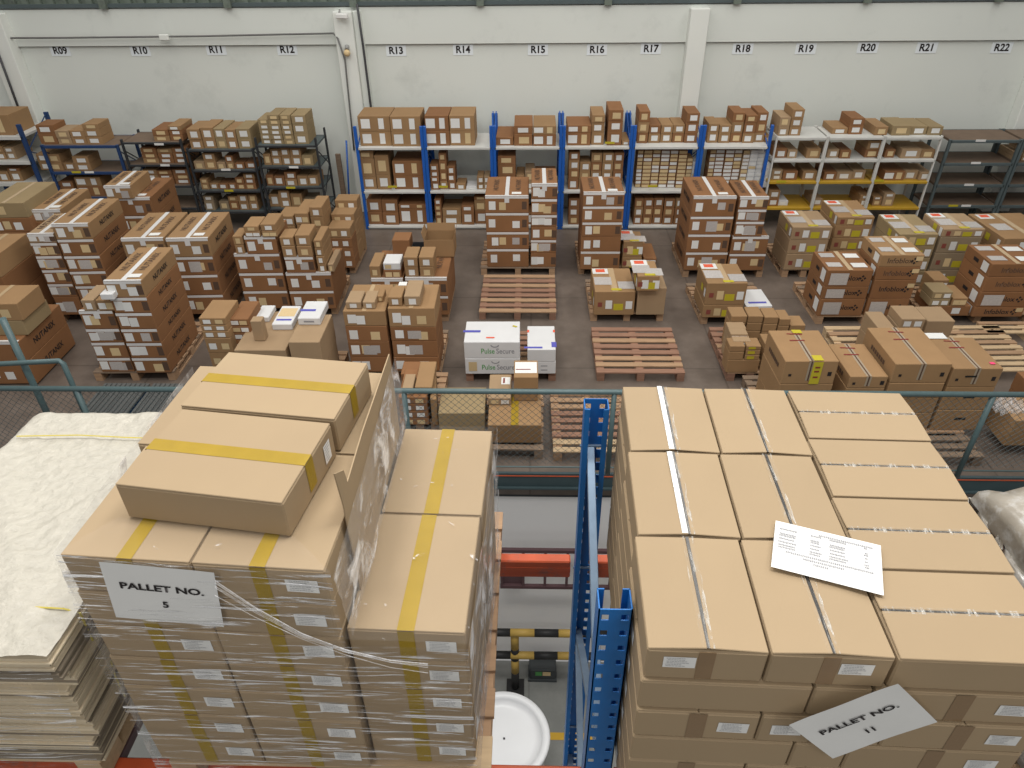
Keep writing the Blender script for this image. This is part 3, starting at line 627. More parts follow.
# pallet of small boxes
pallet_px((726, 381), (772, 381), 1.1, 'wooden pallet crowded with small kraft cartons', deckm=('woodred', 'wood', 'woodred'))
Dm = 'on the crowded small-carton pallet'
for i, (x0, x1, yt) in enumerate(((722, 738, 316), (738.5, 754, 316), (754.5, 769, 317), (769.5, 781, 319), (781.5, 797, 325))):
    column(Dm, (x0+3, 350), (x1+3, 350), [yt, yt+7, yt+15, yt+23, 350], d=.25, style='none', m='kraft', cname=f'back row column {["one", "two", "three", "four", "five"][i]}', jit=.006)
for i, (y0, yt, x0) in enumerate(((357, 328, 723), (363, 334, 725), (368, 341, 728))):
    column(Dm, (x0, y0), (x0+18, y0), [yt, yt+7, yt+14, yt+21, y0], d=.16, style='small', m='light', cname=f'left side column {["one", "two", "three"][i]}', jit=.006)
zt, _ = column(Dm, (725, 372.5), (758, 372.5), [360, 372.5], d=.22, style='none', m='kraft', cname='long low one at the front')
column(Dm, (727, 360), (743, 360), [346, 352, 360], z0=zt, d=.2, style='none', m='kraft', cname='front left top', jit=.004)
column(Dm, (744, 360), (759, 360), [346, 350, 355, 360], z0=zt, d=.2, style='none', m='kraft', cname='front middle top', jit=.004)
column(Dm, (759, 371), (769, 371), [344, 348.5, 353, 357.5, 362, 366.5, 371], d=.25, style='none', m='kraft', cname='slim front right column', jit=.004)
for o in list(COL.objects):
    if o.get('label', '').find('front middle top') > 0 or o.get('label', '').find('slim front right') > 0:
        sticker(o, 'F', -.02, 0, DIM[o.name]['_w']*.5, DIM[o.name]['_h']*.6, 'yellow', 'yellow_label')
# -- the white cartons on the centre pallet
pallet_px((466, 381), (556, 381), 1.0, 'wooden pallet under the white cartons', deckm=('woodred', 'wood', 'woodred'))
def pulse(o, big):
    D = DIM[o.name]; w, d, h = D['_w'], D['_d'], D['_h']
    if big:
        a = letter(o, 'F', -.05, -.015, .10, 'Pulse', 'greenprint', bold=.01, sx=.8); b = letter(o, 'F', .16, -.015, .10, 'Secure', 'gink', bold=.01, sx=.8)
        c_ = bpy.data.meshes.get('swoosh')
        for k in range(7):
            an = pi + (k-3)*.33
            sticker(o, 'F', .035+.045*sin((k-3)*.42), .075-.030*cos((k-3)*.42), .018, .012, 'gink', 'logo_mark', spin=-(k-3)*.42)
_, P1 = column('of the white pile with a green wordmark', (465, 374), (520.5, 374), [342, 358.5, 374], by=321, style='none', m='whitebox', cname='left column')
_, P2 = column('of the white pile with a green wordmark', (527, 374), (556, 374), [349.4, 362, 374], by=325.7, style='none', m='whitebox', cname='right column')
for o in P1: pulse(o, True)
sticker(P1[0], 'T', -.25, 0, .21, .05, 'blueprint', 'blue_strip'); sticker(P1[0], 'T', -.02, -.30*DIM[P1[0].name]['_d'], .1, .03, 'red', 'red_strip'); sticker(P1[0], 'T', .27, .12, .06, .03, 'yellow', 'yellow_label', spin=.5)
sticker(P1[1], 'F', -.24, .0, .10, .13, 'taneti', 'tan_label')
sticker(P2[0], 'T', -.1, -.42*DIM[P2[0].name]['_d'], .22, .04, 'blueprint', 'blue_strip'); sticker(P2[0], 'T', .15, -.3*DIM[P2[0].name]['_d'], .06, .12, 'blueprint', 'blue_strip')
sticker(P2[0], 'T', -.16, .15, .025, .06, 'red', 'red_strip'); sticker(P2[0], 'T', .16, .15, .025, .06, 'red', 'red_strip')
for q in (-.03, .03): sticker(P2[1], 'F', .03, q, .08, .012, 'gink', 'print_mark')
# -- beside the rail, centre
pallet_px((437, 457), (543, 459), 1.0, 'wooden pallet by the railing carrying two low kraft boxes', deckm=('woodgrey', 'wood', 'woodgrey'))
zl, _ = column('beside the railing, left of the pink one', (439, 431), (486, 431), [413, 431], by=387, style='none', m='olive', cname='low wide')
zr, o = column('by the railing under two smaller ones', (488, 443), (542, 443), [425, 443], by=388, style='none', m='kraft', cname='low wide')
sticker(o[0], 'T', 0, 0, .08, DIM[o[0].name]['_d'], 'ytape', 'tape')
_, o = column('on the wide one by the railing, left', (488, 405), (511.5, 405), [398, 405], z0=zr, by=374, style='small', m='light', cname='flat')
sticker(o[0], 'T', .06, .1, .10, .14, 'white', 'label_sticker'); sticker(o[0], 'T', .04, .1, .02, .10, 'dred', 'red_strip', e=.003)
_, o = column('on the wide railing one, right', (513.5, 401), (538.5, 401), [377, 389, 401], z0=zr, by=360, style='none', m='kraft', cname='pair')
sticker(o[0], 'T', 0, .02, .24, .22, 'white', 'document_pouch'); sticker(o[0], 'T', -.03, -.02, .16, .015, 'dred', 'red_strip', e=.003)
# small pile beside the flap
Ds = 'of the small pile behind the railing post'
zt, _ = column(Ds, (401, 425), (430, 425), [397, 404, 411, 418, 425], d=.55, style='small', m='brown', cname='front column')
column('standing at the right of the small railing pile', (432, 426), (439, 425), [399, 426], d=.7, style='none', m='kraft', cname='narrow')
column(Ds, (402, 395), (414, 395), [388, 395], z0=zt, d=.28, style='small', m='light', cname='left one on top')
column(Ds, (415, 394), (433, 394), [387, 394], z0=zt, d=.52, style='small', m='kraft', cname='right one on top')
column(Ds, (403, 400), (424, 400), [373.7, 382, 391, 400], by=361, style='none', m='brown', cname='rear column')

# -- empty pallets
pallet_px((479, 319.5), (556, 320), 1.18, 'empty reddish wooden pallet in the centre aisle before the tall pile', deckm=('woodred', 'wood', 'woodred', 'wood'), boards=8)
pallet_px((596.5, 381.5), (684, 381), 1.10, yaw=.0, label= 'empty reddish wooden pallet right of the white cartons', deckm=('woodred', 'woodred', 'wood', 'woodred'), boards=8)
pallet_px((553, 461), (632, 461), 1.10, 'empty worn wooden pallet seen through the railing beside the blue upright', deckm=('wood', 'woodred', 'woodlight', 'woodred'), boards=9)
pallet_px((852, 380), (941, 380), 1.1, 'mostly hidden pale wooden pallet behind the big kraft cartons by the rail', deckm=('woodlight', 'wood', 'woodlight'), boards=8)
pallet_px((946, 380), (1044, 379), 1.1, 'empty pale wooden pallet at the right behind the railing', deckm=('woodlight', 'wood', 'woodlight'), boards=9)
pallet_px((985, 341), (1070, 341), .3, 'far empty pale pallet edge at the right, behind another', deckm=('woodlight', 'wood', 'woodlight'), boards=3)
# -- big kraft boxes near the rail, right
Dk = 'of the big kraft row by the railing'
pallet_px((872, 466), (980, 466), 1.15, 'weathered wooden pallet behind the mesh, under the big kraft cartons', deckm=('woodgrey', 'wood', 'woodgrey'), boards=9)
pallet_px((766, 441), (866, 441), 1.1, 'hidden wooden pallet under the left half of the big kraft cartons', deckm=('woodgrey', 'wood', 'woodgrey'), boards=9)
_, oa = column(Dk, (768, 430), (820, 430), [361, 384, 407, 430], by=330, style='none', topstyle='seal', m='kraft', cname='yellow-taped first column')
D_ = DIM[oa[0].name]; sticker(oa[0], 'F', D_['_w']*.12, 0, .10, D_['_h']*.96, 'yellow', 'yellow_tape', e=.004); sticker(oa[0], 'T', D_['_w']*.12, -D_['_d']/2+.05, .10, .10, 'yellow', 'yellow_tape', e=.004); sticker(oa[0], 'T', .02, D_['_d']/2-.04, .10, .07, 'yellow', 'yellow_tape', e=.004)
for q in (-.05, .02, .07): sticker(oa[0], 'F', D_['_w']*.12, q, .05, .02, 'dred', 'print_mark', e=.005)
column(Dk, (833, 430), (871, 430), [376.4, 388, 409, 430], by=343.6, style='none', topstyle='seal', m='kraft', cname='low second column')
column(Dk, (872.5, 430), (927, 430), [364, 383, 398, 413, 430], by=327, style='none', topstyle='seal', m='kraft', cname='third column')
_, od = column(Dk, (929, 430), (977, 430), [368.5, 387, 410, 430], by=337, style='none', topstyle='seal', m='kraft', cname='fourth column')
sticker(od[0], 'T', .18, -.22, .05, .04, 'pink', 'pink_dot', e=.003); sticker(od[0], 'F', -.05, .02, .12, .02, 'black', 'handle_hole'); sticker(od[0], 'T', -.14, .33, .2, .12, 'white', 'document_pouch', e=.004)
for o in od[1:]: sticker(o, 'F', .02, .02, .12, .03, 'black', 'handle_hole')
De = 'behind the big kraft row'
column(De, (868, 362), (886, 362), [329, 345, 362], by=311, style='none', m='light', cname='left low column')
column(De, (888, 360), (912, 360), [319, 328, 344, 360], by=305, style='small', m='light', cname='middle column')
column(De, (914, 358), (942, 358), [321, 338, 358], by=306, style='none', m='light', cname='right column')
column('behind the mesh at the right edge', (1003, 446), (1046, 446), [420.6, 446], by=395.6, style='none', m='kraft', cname='large open')
column('at the right edge above the railing', (1016, 419), (1050, 419), [386, 402, 419], by=371, style='none', m='brown', cname='one pile')
# plastic sheet between them
bm = bmesh.new(); bmesh.ops.create_grid(bm, x_segments=16, y_segments=12, size=.5)
for v in bm.verts: v.co.z = .04*sin(v.co.x*19+v.co.y*7)+.03*cos(v.co.y*23)
c = P(1006, 404, .50); o = build('plastic_sheet', bm, 'filmfree', None, (c.x, c.y, .50)); o.scale = (.34, .3, 1); tag(o, 'crumpled clear plastic sheet on the kraft carton behind the mesh, right edge', 'plastic sheet')

# -- left half
YL = .20   # these piles stand slightly turned
Dn = 'of the front-left printed pile'
pallet_px((97, 380), (176, 381), 1.25, 'wooden pallet jutting out under the front-left printed pile', yaw=.03)
column(Dn, (102, 372), (135, 372), [311, 329, 342.6, 358, 372], d=.85, cname='left column', yaw=.03)
column(Dn, (136.5, 373), (172, 373), [281, 297.6, 313, 329, 343, 358, 373], d=.95, cname='right column', side='R', yaw=.03, topm='kraft')
a_ = P(102, 372, .13)
zt = solve(lambda z: py(a_.x+.2, a_.y, z)-311, 0, 3)
column('on the left shoulder of the front-left pile', (84, 311), (97.5, 311), [300, 311], z0=zt, d=.4, style='small', m='light', cname='narrow one', name='shipping_carton', yaw=.03)
column('on the left shoulder of the front-left pile', (98.5, 311), (117, 311), [300, 311], z0=zt, d=.35, style='small', m='kraft', cname='wider', yaw=.03)
column('tucked on the left shoulder of the front-left pile', (101, 300), (115, 300), [294, 300], z0=zt+.20, d=.4, style='none', m='whitebox', cname='flat', yaw=.03)
Db = 'of the bottom-left corner pile'
zt, _ = column(Db, (-30, 385), (39, 383), [342, 362, 384], d=.95, z0=.02, cname='', side='R', yaw=.03)
zt2, _ = column('on the bottom-left corner pile', (-30, 336), (29, 335), [321, 335], z0=zt, d=.55, style='none', m='olive', cname='lower', yaw=.03, side='')
column('on the bottom-left corner pile', (-30, 321), (24, 321), [304, 321], z0=zt2, d=.5, style='plain', m='kraft', cname='upper', yaw=.03)
Dc = 'of the pile behind the front-left one'
column(Dc, (60, 315), (85, 315), [234, 243, 256, 270, 284, 297, 315], d=.75, cname='left column', yaw=.05, topm='light')
column(Dc, (86.5, 315), (121, 315), [224, 239.4, 256, 271.4, 286, 300, 315], d=.95, cname='right column', side='R', yaw=.05, topm='kraft')
pallet_px((60, 321), (118, 321), 1.1, 'wooden pallet under the pile behind the front-left one', yaw=.05)
De2 = 'of the twin pile left of centre-left'
pallet_px((146, 321), (228, 321), 1.1, 'mostly hidden wooden pallet under the twin printed pile', yaw=.05)
column(De2, (146, 314), (186, 314), [238.5, 257, 275, 295, 314], d=.95, cname='left column', yaw=.05, topm='kraft')
column(De2, (188, 314), (228, 314), [238.5, 257, 275, 295, 314], d=.95, cname='right column', side='R', yaw=.05, topm='kraft')
Df = 'of the rear pile before bay R10'
zt, _ = column(Df, (131, 264), (170, 264), [198, 216, 233, 248, 264], d=.95, cname='', side='R', yaw=.05)
c = P(140, 198, zt)
column('resting on the rear pile before bay R10', (107, 199), (134, 199), [186, 199], z0=zt, d=.72, cname='smaller', yaw=.05, m='kraft')
Dg = 'of the pile at the left edge'
pallet_px((19, 294), (88, 291), 1.1, 'hidden wooden pallet under the pile at the left edge', yaw=.03)
pallet_px((130, 270), (172, 270), 1.1, 'hidden wooden pallet under the rear pile before bay R10', yaw=.05)
pallet_px((-16, 336), (28, 336), 1.1, 'hidden wooden pallet under the pile cut by the left edge', yaw=.05)
column(Dg, (20, 288), (58, 288), [203, 218, 232, 245, 258, 272, 288], d=.9, cname='left column', yaw=.05, topm='olive', style='plain')
column(Dg, (60, 284), (88, 284), [210, 222, 236, 252, 268, 284], d=.9, cname='right column', yaw=.05, topm='kraft')
column('of the pile cut by the left edge', (-12, 330), (26, 330), [258, 278, 300, 330], d=.8, cname='', yaw=.05, style='plain', m='brown', topm='kraft')
# pile S23
Dh = 'of the four-layer pile'
pallet_px((247, 314), (338, 315), 1.0, 'hidden wooden pallet under the four-layer pile', yaw=.03)
zl, _ = column(Dh, (247, 308.5), (291, 308.5), [253.8, 273, 291, 308.5], d=.8, cname='left column', yaw=.03)
zr, _ = column(Dh, (292.5, 309), (337, 309), [273, 291, 309], d=.85, cname='right column', yaw=.03)
Di = 'on top of the four-layer pile, left half'
column(Di, (236, 254), (246, 254), [236, 245, 254], z0=zl, d=.3, style='small', m='kraft', cname='first column', yaw=.03)
z2, _ = column(Di, (247, 254), (279, 254), [236.6, 254], z0=zl, d=.6, style='nut', m='brown', cname='wide', yaw=.03)
column(Di, (245, 237), (261, 237), [226, 231.5, 237], z0=z2, d=.35, style='small', m='kraft', cname='upper middle', yaw=.03)
column(Di, (262, 237), (278, 237), [224, 231, 237], z0=z2, d=.4, style='small', m='kraft', cname='upper right', yaw=.03)
Dj = 'on top of the four-layer pile, right half'
z3, _ = column(Dj, (287, 273), (316, 273), [257, 273], z0=zr, d=.6, style='nut', m='brown', cname='wide', yaw=.03)
column(Dj, (283, 257), (297, 257), [237, 246, 257], z0=z3, d=.3, style='small', m='kraft', cname='first column', yaw=.03)
column(Dj, (298, 257), (313, 257), [235, 246, 257], z0=z3, d=.4, style='small', m='kraft', cname='second column', yaw=.03)
column(Dj, (318, 272), (327, 272), [240, 248, 256, 264, 272], z0=zr, d=.5, style='small', m='kraft', cname='third column', yaw=.03)
column(Dj, (328.5, 272), (335, 272), [264, 272], z0=zr, d=.5, style='small', m='light', cname='end one', yaw=.03)
column('flat on top of the four-layer pile, right half', (283.5, 238), (295, 238), [231, 235], z0=z3+.375, d=.25, style='none', m='whitebox', cname='small', yaw=.03) if False else None
# pile S22
Dl = 'of the stepped pile by the blue rack'
pallet_px((333, 273), (356, 273), .95, 'hidden wooden pallet under the stepped pile', yaw=.0)
column(Dl, (333, 268), (356, 268), [228, 238, 248, 258, 268], d=.33, cname='front column', m='brown', topm='kraft', style='small', yaw=0, side='')
column(Dl, (333, 268), (356, 268), [214, 224, 234, 244, 256], d=.30, v=.335, cname='middle column', m='kraft', style='small', yaw=0)
column(Dl, (333, 268), (356, 268), [200, 210, 221, 232, 245], d=.28, v=.64, cname='rear column', m='kraft', style='small', yaw=0)
Dl2 = 'of the kraft pile behind the four-layer one'
column(Dl2, (288, 268), (303, 268), [216, 226, 238, 250, 268], d=.4, cname='first column', m='kraft', style='small', yaw=0)
column(Dl2, (304, 268), (318, 268), [213, 225, 238, 250, 268], d=.6, cname='second column', m='kraft', style='small', yaw=0)
column(Dl2, (319, 268), (332, 268), [207, 217, 228, 242, 255, 268], d=.5, cname='third column', m='kraft', style='small', yaw=0)
# pile S20
Do = 'of the central-left pile under loose cartons'
pallet_px((246, 405), (332, 404), 1.0, 'hidden wooden pallet under the big tan pair', yaw=0)
pallet_px((217, 391), (242, 391), .8, 'hidden wooden pallet under the small pile left of the big tan pair', yaw=0)
pallet_px((289, 274), (330, 274), .9, 'hidden wooden pallet under the kraft pile behind the four-layer pile', yaw=0)
pallet_px((401, 431), (440, 431), 1.0, 'hidden wooden pallet under the small pile behind the railing post', yaw=0)
pallet_px((351, 379), (441, 379), 1.0, 'hidden wooden pallet under the central-left pile', yaw=0)
zl, _ = column(Do, (352, 372), (393, 372), [311, 326, 341.5, 357, 372], by=284, cname='left column', m='brown', style='plain', topm='kraft')
zr, _ = column(Do, (394.5, 371), (440, 371), [308, 327, 341, 357, 371], by=284, cname='right column', m='brown', style='plain', topm='kraft')
for o in (_[0],): sticker(o, 'T', -.1, .05, .26, .16, 'pouch', 'document_pouch'); sticker(o, 'T', -.18, .32, .10, .10, 'white', 'label_sticker')
Dp = 'loose on the central-left pile'
for i, (x0, x1, y0, yt, hh) in enumerate(((346, 362, 309, 302, 0), (363, 376, 309, 302, 0))):
    column(Dp, (x0, y0), (x1, y0), [yt, y0], z0=zl, d=.3, style='small', m='light', cname=['first from left', 'second from left'][i])
column(Dp, (377, 302), (384, 302), [296, 302], z0=zl, d=.2, style='small', m='kraft', cname='third from left')
column(Dp, (388, 306), (403, 306), [297, 306], z0=zr, d=.28, style='small', m='kraft', cname='fourth from left')
column(Dp, (404, 306), (421, 306), [296, 306], z0=zr, d=.42, style='small', m='light', cname='fifth from left')
# pile S21
Dq = 'of the pile behind the central-left one'
pallet_px((375, 321), (449, 321), 1.0, 'mostly hidden wooden pallet under the pile behind the central-left one', yaw=0)
zl, _ = column(Dq, (375, 315), (407, 315), [279, 296, 315], d=.95, cname='left column')
zr, _ = column(Dq, (408.5, 315), (450, 315), [278, 296, 315], d=1.0, cname='right column')
Dr = 'loose on the pile behind it, centre-left'
column(Dr, (370, 278), (381, 278), [266, 278], z0=zl, d=.45, style='small', m='kraft', cname='first from left')
column(Dr, (384, 278), (402, 278), [263, 270, 278], z0=zl, d=.3, style='small', m='brown', cname='second from left', topm='whitebox')
column(Dr, (405, 277), (419, 277), [257, 267, 277], z0=zr, d=.35, style='small', m='kraft', cname='third from left')
column(Dr, (420, 277), (435, 277), [257, 267, 277], z0=zr, d=.35, style='small', m='kraft', cname='fourth from left')
column(Dr, (393, 256), (411, 256), [240, 256], z0=zl, d=.3, style='none', m='brown', cname='plain rear')
# open carton with its flaps up, and a dark tray
def open_carton(c, w, d, h, m, label):
    t = build('open_carton', boxbm((0, 0, .004), (w, d, .008)), m, None, c); tag(t, label, 'carton')
    for x in (-1, 1): build('side_wall', boxbm((x*(w/2-.003), 0, h/2), (.006, d, h)), m, t)
    for y in (-1, 1): build('end_wall', boxbm((0, y*(d/2-.003), h/2), (w-.012, .006, h)), m, t)
    for x in (-1, 1):
        bm = bmesh.new(); add_box(bm, (x*(w/2+.012), 0, h+.05), (.005, d*.96, .11), rot=Matrix.Rotation(x*.25, 3, 'Y')); build('flap', bm, m, t)
    bm = bmesh.new(); add_box(bm, (0, d/2+.012, h+.05), (w*.96, .005, .11), rot=Matrix.Rotation(-.25, 3, 'X')); build('flap', bm, m, t)
    return t
c = P(441, 252, zr); open_carton((c.x, c.y, zr+.001), .42, .36, .26, 'kraft', 'open kraft carton with flaps up on the pile behind the central-left one')
c2 = P(444, 246, zr+.02)
for k in range(2): tag(build('paper_roll', boxbm((0, 0, .05), (.05, .16, .1), bevel=.015), 'white', None, (c.x-.06+.1*k, c.y, zr+.01)), f'white packet inside the open kraft carton, {["left", "right"][k]} one', 'packet')
c = P(424, 252, zr); t = tag(build('plastic_tray', boxbm((0, 0, .005), (.30, .34, .01)), 'rackdark', None, (c.x-.02, c.y, zr+.001)), 'dark shallow tray beside the open kraft carton', 'tray')
for sx, sy, a, b in ((.15, 0, .01, .36), (-.15, 0, .01, .36), (0, .17, .3, .01), (0, -.17, .3, .01)): build('rim', boxbm((sx, sy, .04), (a, b, .08)), 'rackdark', t)
c = P(407, 246, zr); tag(build('red_packet', boxbm((0, 0, .02), (.18, .09, .04), rz=-.5, bevel=.01), 'red', None, (c.x-.03, c.y-.16, zr+.001)), 'small red packet on the pile beside the dark tray', 'packet')
# pile S31
Dt = 'of the big tan pair'
zl, _ = column(Dt, (246, 397), (296, 397), [350, 373, 397], by=311, style='none', m='light', cname='left column')
zr, _ = column(Dt, (299, 396), (330, 396), [342, 368, 396], by=314, style='none', m='light', cname='right column')
c = P(310, 325, zr)
o = column('printed blue, standing on the big tan pair, right', (298, 325), (321, 325), [318, 325], z0=zr, d=.42, style='none', m='whitebox', cname='')[1][0]; sticker(o, 'T', -.05, -.02, .18, .05, 'blueprint', 'blue_strip'); sticker(o, 'F', 0, 0, .12, .02, 'gink', 'print_mark')
o = column('printed blue, lying on the big tan pair, left', (272, 330), (293, 330), [324, 330], z0=zl, d=.45, style='none', m='whitebox', cname='')[1][0]; sticker(o, 'T', 0, -.12, .18, .04, 'blueprint', 'blue_strip'); sticker(o, 'T', .0, .06, .2, .2, 'taneti', 'tan_label')
column('standing upright on the big tan pair', (254, 341), (266, 341), [321, 341], z0=zl, d=.10, style='none', m='light', cname='small narrow')
column('lying behind the narrow one on the big tan pair', (255, 322), (270, 322), [317, 322], z0=zl, d=.3, style='none', m='whitebox', cname='flat')
Du = 'of the small pile beside the tan pair'
column(Du, (217, 384), (243, 384), [318, 325, 331, 338, 353, 368, 384], d=.45, style='small', m='kraft', cname='left column')
column(Du, (244, 378), (263, 378), [319, 326, 333, 340, 353, 366, 378], d=.45, v=.0, style='small', m='brown', cname='right column')

# ================================================================== railing and things behind it
rail = tag(empty('guard_railing', (0, 5.59, 0)), 'grey-green pipe railing with chain-link mesh along the floor edge', 'railing')
bm = bmesh.new(); add_tube(bm, [(-8, 0, 1.05), (8, 0, 1.05)], .028, 10); build('top_rail', bm, 'teal', rail)
bm = bmesh.new(); add_tube(bm, [(-8, 0, .10), (8, 0, .10)], .008, 6); build('bottom_rail', bm, 'teal', rail)
for x in (-7.4, -4.42, -1.22, .80, 4.36, 7.4):
    bm = bmesh.new(); add_tube(bm, [(x, 0, .02), (x, 0, 1.04)], .026, 10); build('post', bm, 'teal', rail)
bm = bmesh.new(); z0_, z1_ = .14, 1.03; hgt = z1_-z0_; st = .075; x = -8.0
while x < 8.0:
    for s in (1, -1):
        xa, xb = (x, x+hgt) if s > 0 else (x+hgt, x)
        add_tube(bm, [(xa, .004*s, z0_), (xb, .004*s, z1_)], .0022, 3, cap=False)
    x += st
build('chain_link_mesh', bm, 'rackgrey', rail)
t = tag(empty('stair_handrail', (-5.06, 5.78, -.05)), 'grey-green pipe handrail with slanted brace at the left edge behind the railing', 'handrail')
bm = bmesh.new(); add_tube(bm, [(-1.4, 0, 1.18), (.44, .0, 1.30), (.47, 0, 1.27), (.47, 0, .06)], .026, 10); build('rail_pipe', bm, 'teal', t)
bm = bmesh.new(); add_tube(bm, [(.02, .06, 1.74), (.02, .06, .06)], .032, 10); build('post', bm, 'teal', t)
for i in range(3):
    x0 = -4.83+i*.56
    t = tag(empty('storage_crate', (x0+.24, 6.30, 0)), f'blue plastic crate with ribbed grey lid behind the railing, {["leftmost", "middle", "rightmost"][i]} of three', 'crate', 'crates behind the railing at left')
    bm = bmesh.new(); add_box(bm, (0, 0, .20), (.48, .52, .40), bevel=.02); build('crate_body', bm, 'crateblue', t)
    bm = bmesh.new(); add_box(bm, (0, 0, .415), (.52, .58, .03), bevel=.006)
    for k in range(9): add_box(bm, (-.22+k*.055, 0, .436), (.014, .54, .012))
    build('lid', bm, 'crategrey', t)

# ================================================================== lower level seen through the gap
bar = tag(empty('crash_barrier', (0, 5.2, -3.24)), 'black and yellow striped pipe barrier at the foot of the lower wall', 'barrier')
M['byy'] = mat('barrier_yellow', (0.42, 0.28, 0.07), 0.5, 0.08); M['byb'] = mat('barrier_black', (0.02, 0.02, 0.02), 0.5, 0.08)
for z in (1.13, .70):
    bm = bmesh.new(); x = -1.62; k = 0
    while x < 2.4:
        w = .28; add_tube(bm, [(x, 0, z), (x+w, 0, z)], .047, 12, mi=k % 2); x += w; k += 1
    build('rail', bm, ('byb', 'byy'), bar)
for x in (-1.7, -.17, 1.6):
    bm = bmesh.new()
    for k, (a, b) in enumerate(((.02, .35), (.35, .60), (.60, .82), (.82, 1.10))): add_tube(bm, [(x, .02, a), (x, .02, b)], .05, 12, mi=k % 2)
    add_box(bm, (x, .02, .01), (.22, .22, .02)); build('post', bm, ('byb', 'byy'), bar)
t = tag(empty('floor_control_box', (.17, 5.42, -3.24)), 'dark grey box with green label on the lower floor against the wall', 'device')
bm = bmesh.new(); add_box(bm, (0, 0, .13), (.34, .20, .20), bevel=.02); build('housing', bm, 'plasticgrey', t)
build('base', boxbm((0, -.01, .02), (.36, .22, .04)), 'plasticgrey', t)
build('green_label', boxbm((-.05, -.103, .15), (.08, .006, .07)), 'greenprint', t); build('white_label', boxbm((.05, -.103, .15), (.10, .006, .07)), 'taneti', t)
# round white tub
c = (-.275, 4.02); bm = bmesh.new(); prof = [(.40, 0), (.44, .55), (.46, 1.0), (.495, 1.0), (.50, 1.03), (.485, 1.05), (.43, 1.045), (.415, 1.02), (.405, .99), (.33, .975), (0.001, .975)]
N = 48; rings = []
for r_, z in prof: rings.append([bm.verts.new((r_*cos(2*pi*k/N), r_*sin(2*pi*k/N), z)) for k in range(N)])
for i in range(len(rings)-1):
    for k in range(N):
        f = bm.faces.new((rings[i][k], rings[i][(k+1) % N], rings[i+1][(k+1) % N], rings[i+1][k])); f.smooth = True
t = build('plastic_barrel', bm, 'tub', None, (c[0], c[1], -3.24)); tag(t, 'round white plastic barrel with raised rim on the lower floor below the rack', 'barrel')
build('plug', boxbm((.02, .0, .98), (.022, .022, .012), bevel=.004), 'cable', t)
bm = bmesh.new(); bmesh.ops.create_grid(bm, x_segments=10, y_segments=10, size=.5)
for v in bm.verts: v.co.z = .05*sin(v.co.x*14)*cos(v.co.y*11)
o = build('plastic_scrap', bm, 'filmfree', None, (c[0]+.62, c[1]-.05, -3.15)); o.scale = (.22, .4, 1); tag(o, 'crumpled clear plastic on the floor beside the white barrel', 'plastic sheet')
# cable tray on the lower wall
t = tag(empty('wall_tray', (.3, 5.48, -1.33)), 'dark maroon ladder-like frame on the lower wall behind the orange beam', 'cable tray')
M['maroon'] = mat('maroon_steel', (0.10, 0.055, 0.06), 0.5, 0.08)
for z in (-.30, .30): build('side_bar', boxbm((0, 0, z), (1.28, .04, .045)), 'maroon', t)
for k in range(6): build('rung', boxbm((-.62+k*.248, 0, 0), (.03, .03, .58)), 'maroon', t)
build('mounting_plate', boxbm((-.5, .05, -.2), (.26, .06, .18)), 'maroon', t)

# ================================================================== foreground pallet rack
rk = tag(empty('pallet_rack', (.25, 1.85, -3.24)), 'blue upright frame with orange beams carrying the foreground pallets', 'pallet rack')
def upright(x, yc, face, top, bottom, tilt=0):
    """perforated channel post: web towards the aisle, two flanges, holes cut through the web"""
    bm = bmesh.new(); w = .098; fl = .075; th = .004; pitch = .072
    n = int((top-bottom)/pitch); hx = .029; hs = .022
    X = [-w/2, -hx-hs/2, -hx+hs/2, hx-hs/2, hx+hs/2, w/2]
    grid = {}
    def vv(i, z):
        k = (i, round(z, 4))
        if k not in grid: grid[k] = bm.verts.new((X[i], 0, z))
        return grid[k]
    for r_ in range(n):
        za = top-bottom-(r_+1)*pitch; zs = [za, za+pitch/2-hs*.6, za+pitch/2+hs*.6, za+pitch]
        for a in range(3):
            for i in range(5):
                if a == 1 and i in (1, 3): continue
                bm.faces.new((vv(i, zs[a]), vv(i+1, zs[a]), vv(i+1, zs[a+1]), vv(i, zs[a+1])))
    r_ = bmesh.ops.extrude_face_region(bm, geom=list(bm.faces), use_keep_orig=True)
    bmesh.ops.translate(bm, verts=[g for g in r_['geom'] if isinstance(g, bmesh.types.BMVert)], vec=(0, face*th, 0))
    H_ = n*pitch
    for s in (-1, 1):
        add_box(bm, (s*(w/2-th/2), face*fl/2, H_/2+(top-bottom-H_)), (th, fl, H_))
        add_box(bm, (s*(w/2-.011), face*(fl), H_/2+(top-bottom-H_)), (.022, th, H_))
    return bm
RB = -3.24
for nm, x, y, fc in (('upright', .248, 1.325, 1), ('upright', .264, 2.36, -1)):
    bm = upright(x, y, fc, 3.30, RB+.012, 0)
    if fc < 0: bmesh.ops.translate(bm, verts=bm.verts, vec=(0, 0, 0))
    o = build(nm, bm, 'upblue', rk, (x-.25, y-1.85, .012))
    build('foot_plate', boxbm((x-.25, y-1.85+fc*.03, .006), (.16, .14, .012)), 'upblue', rk)
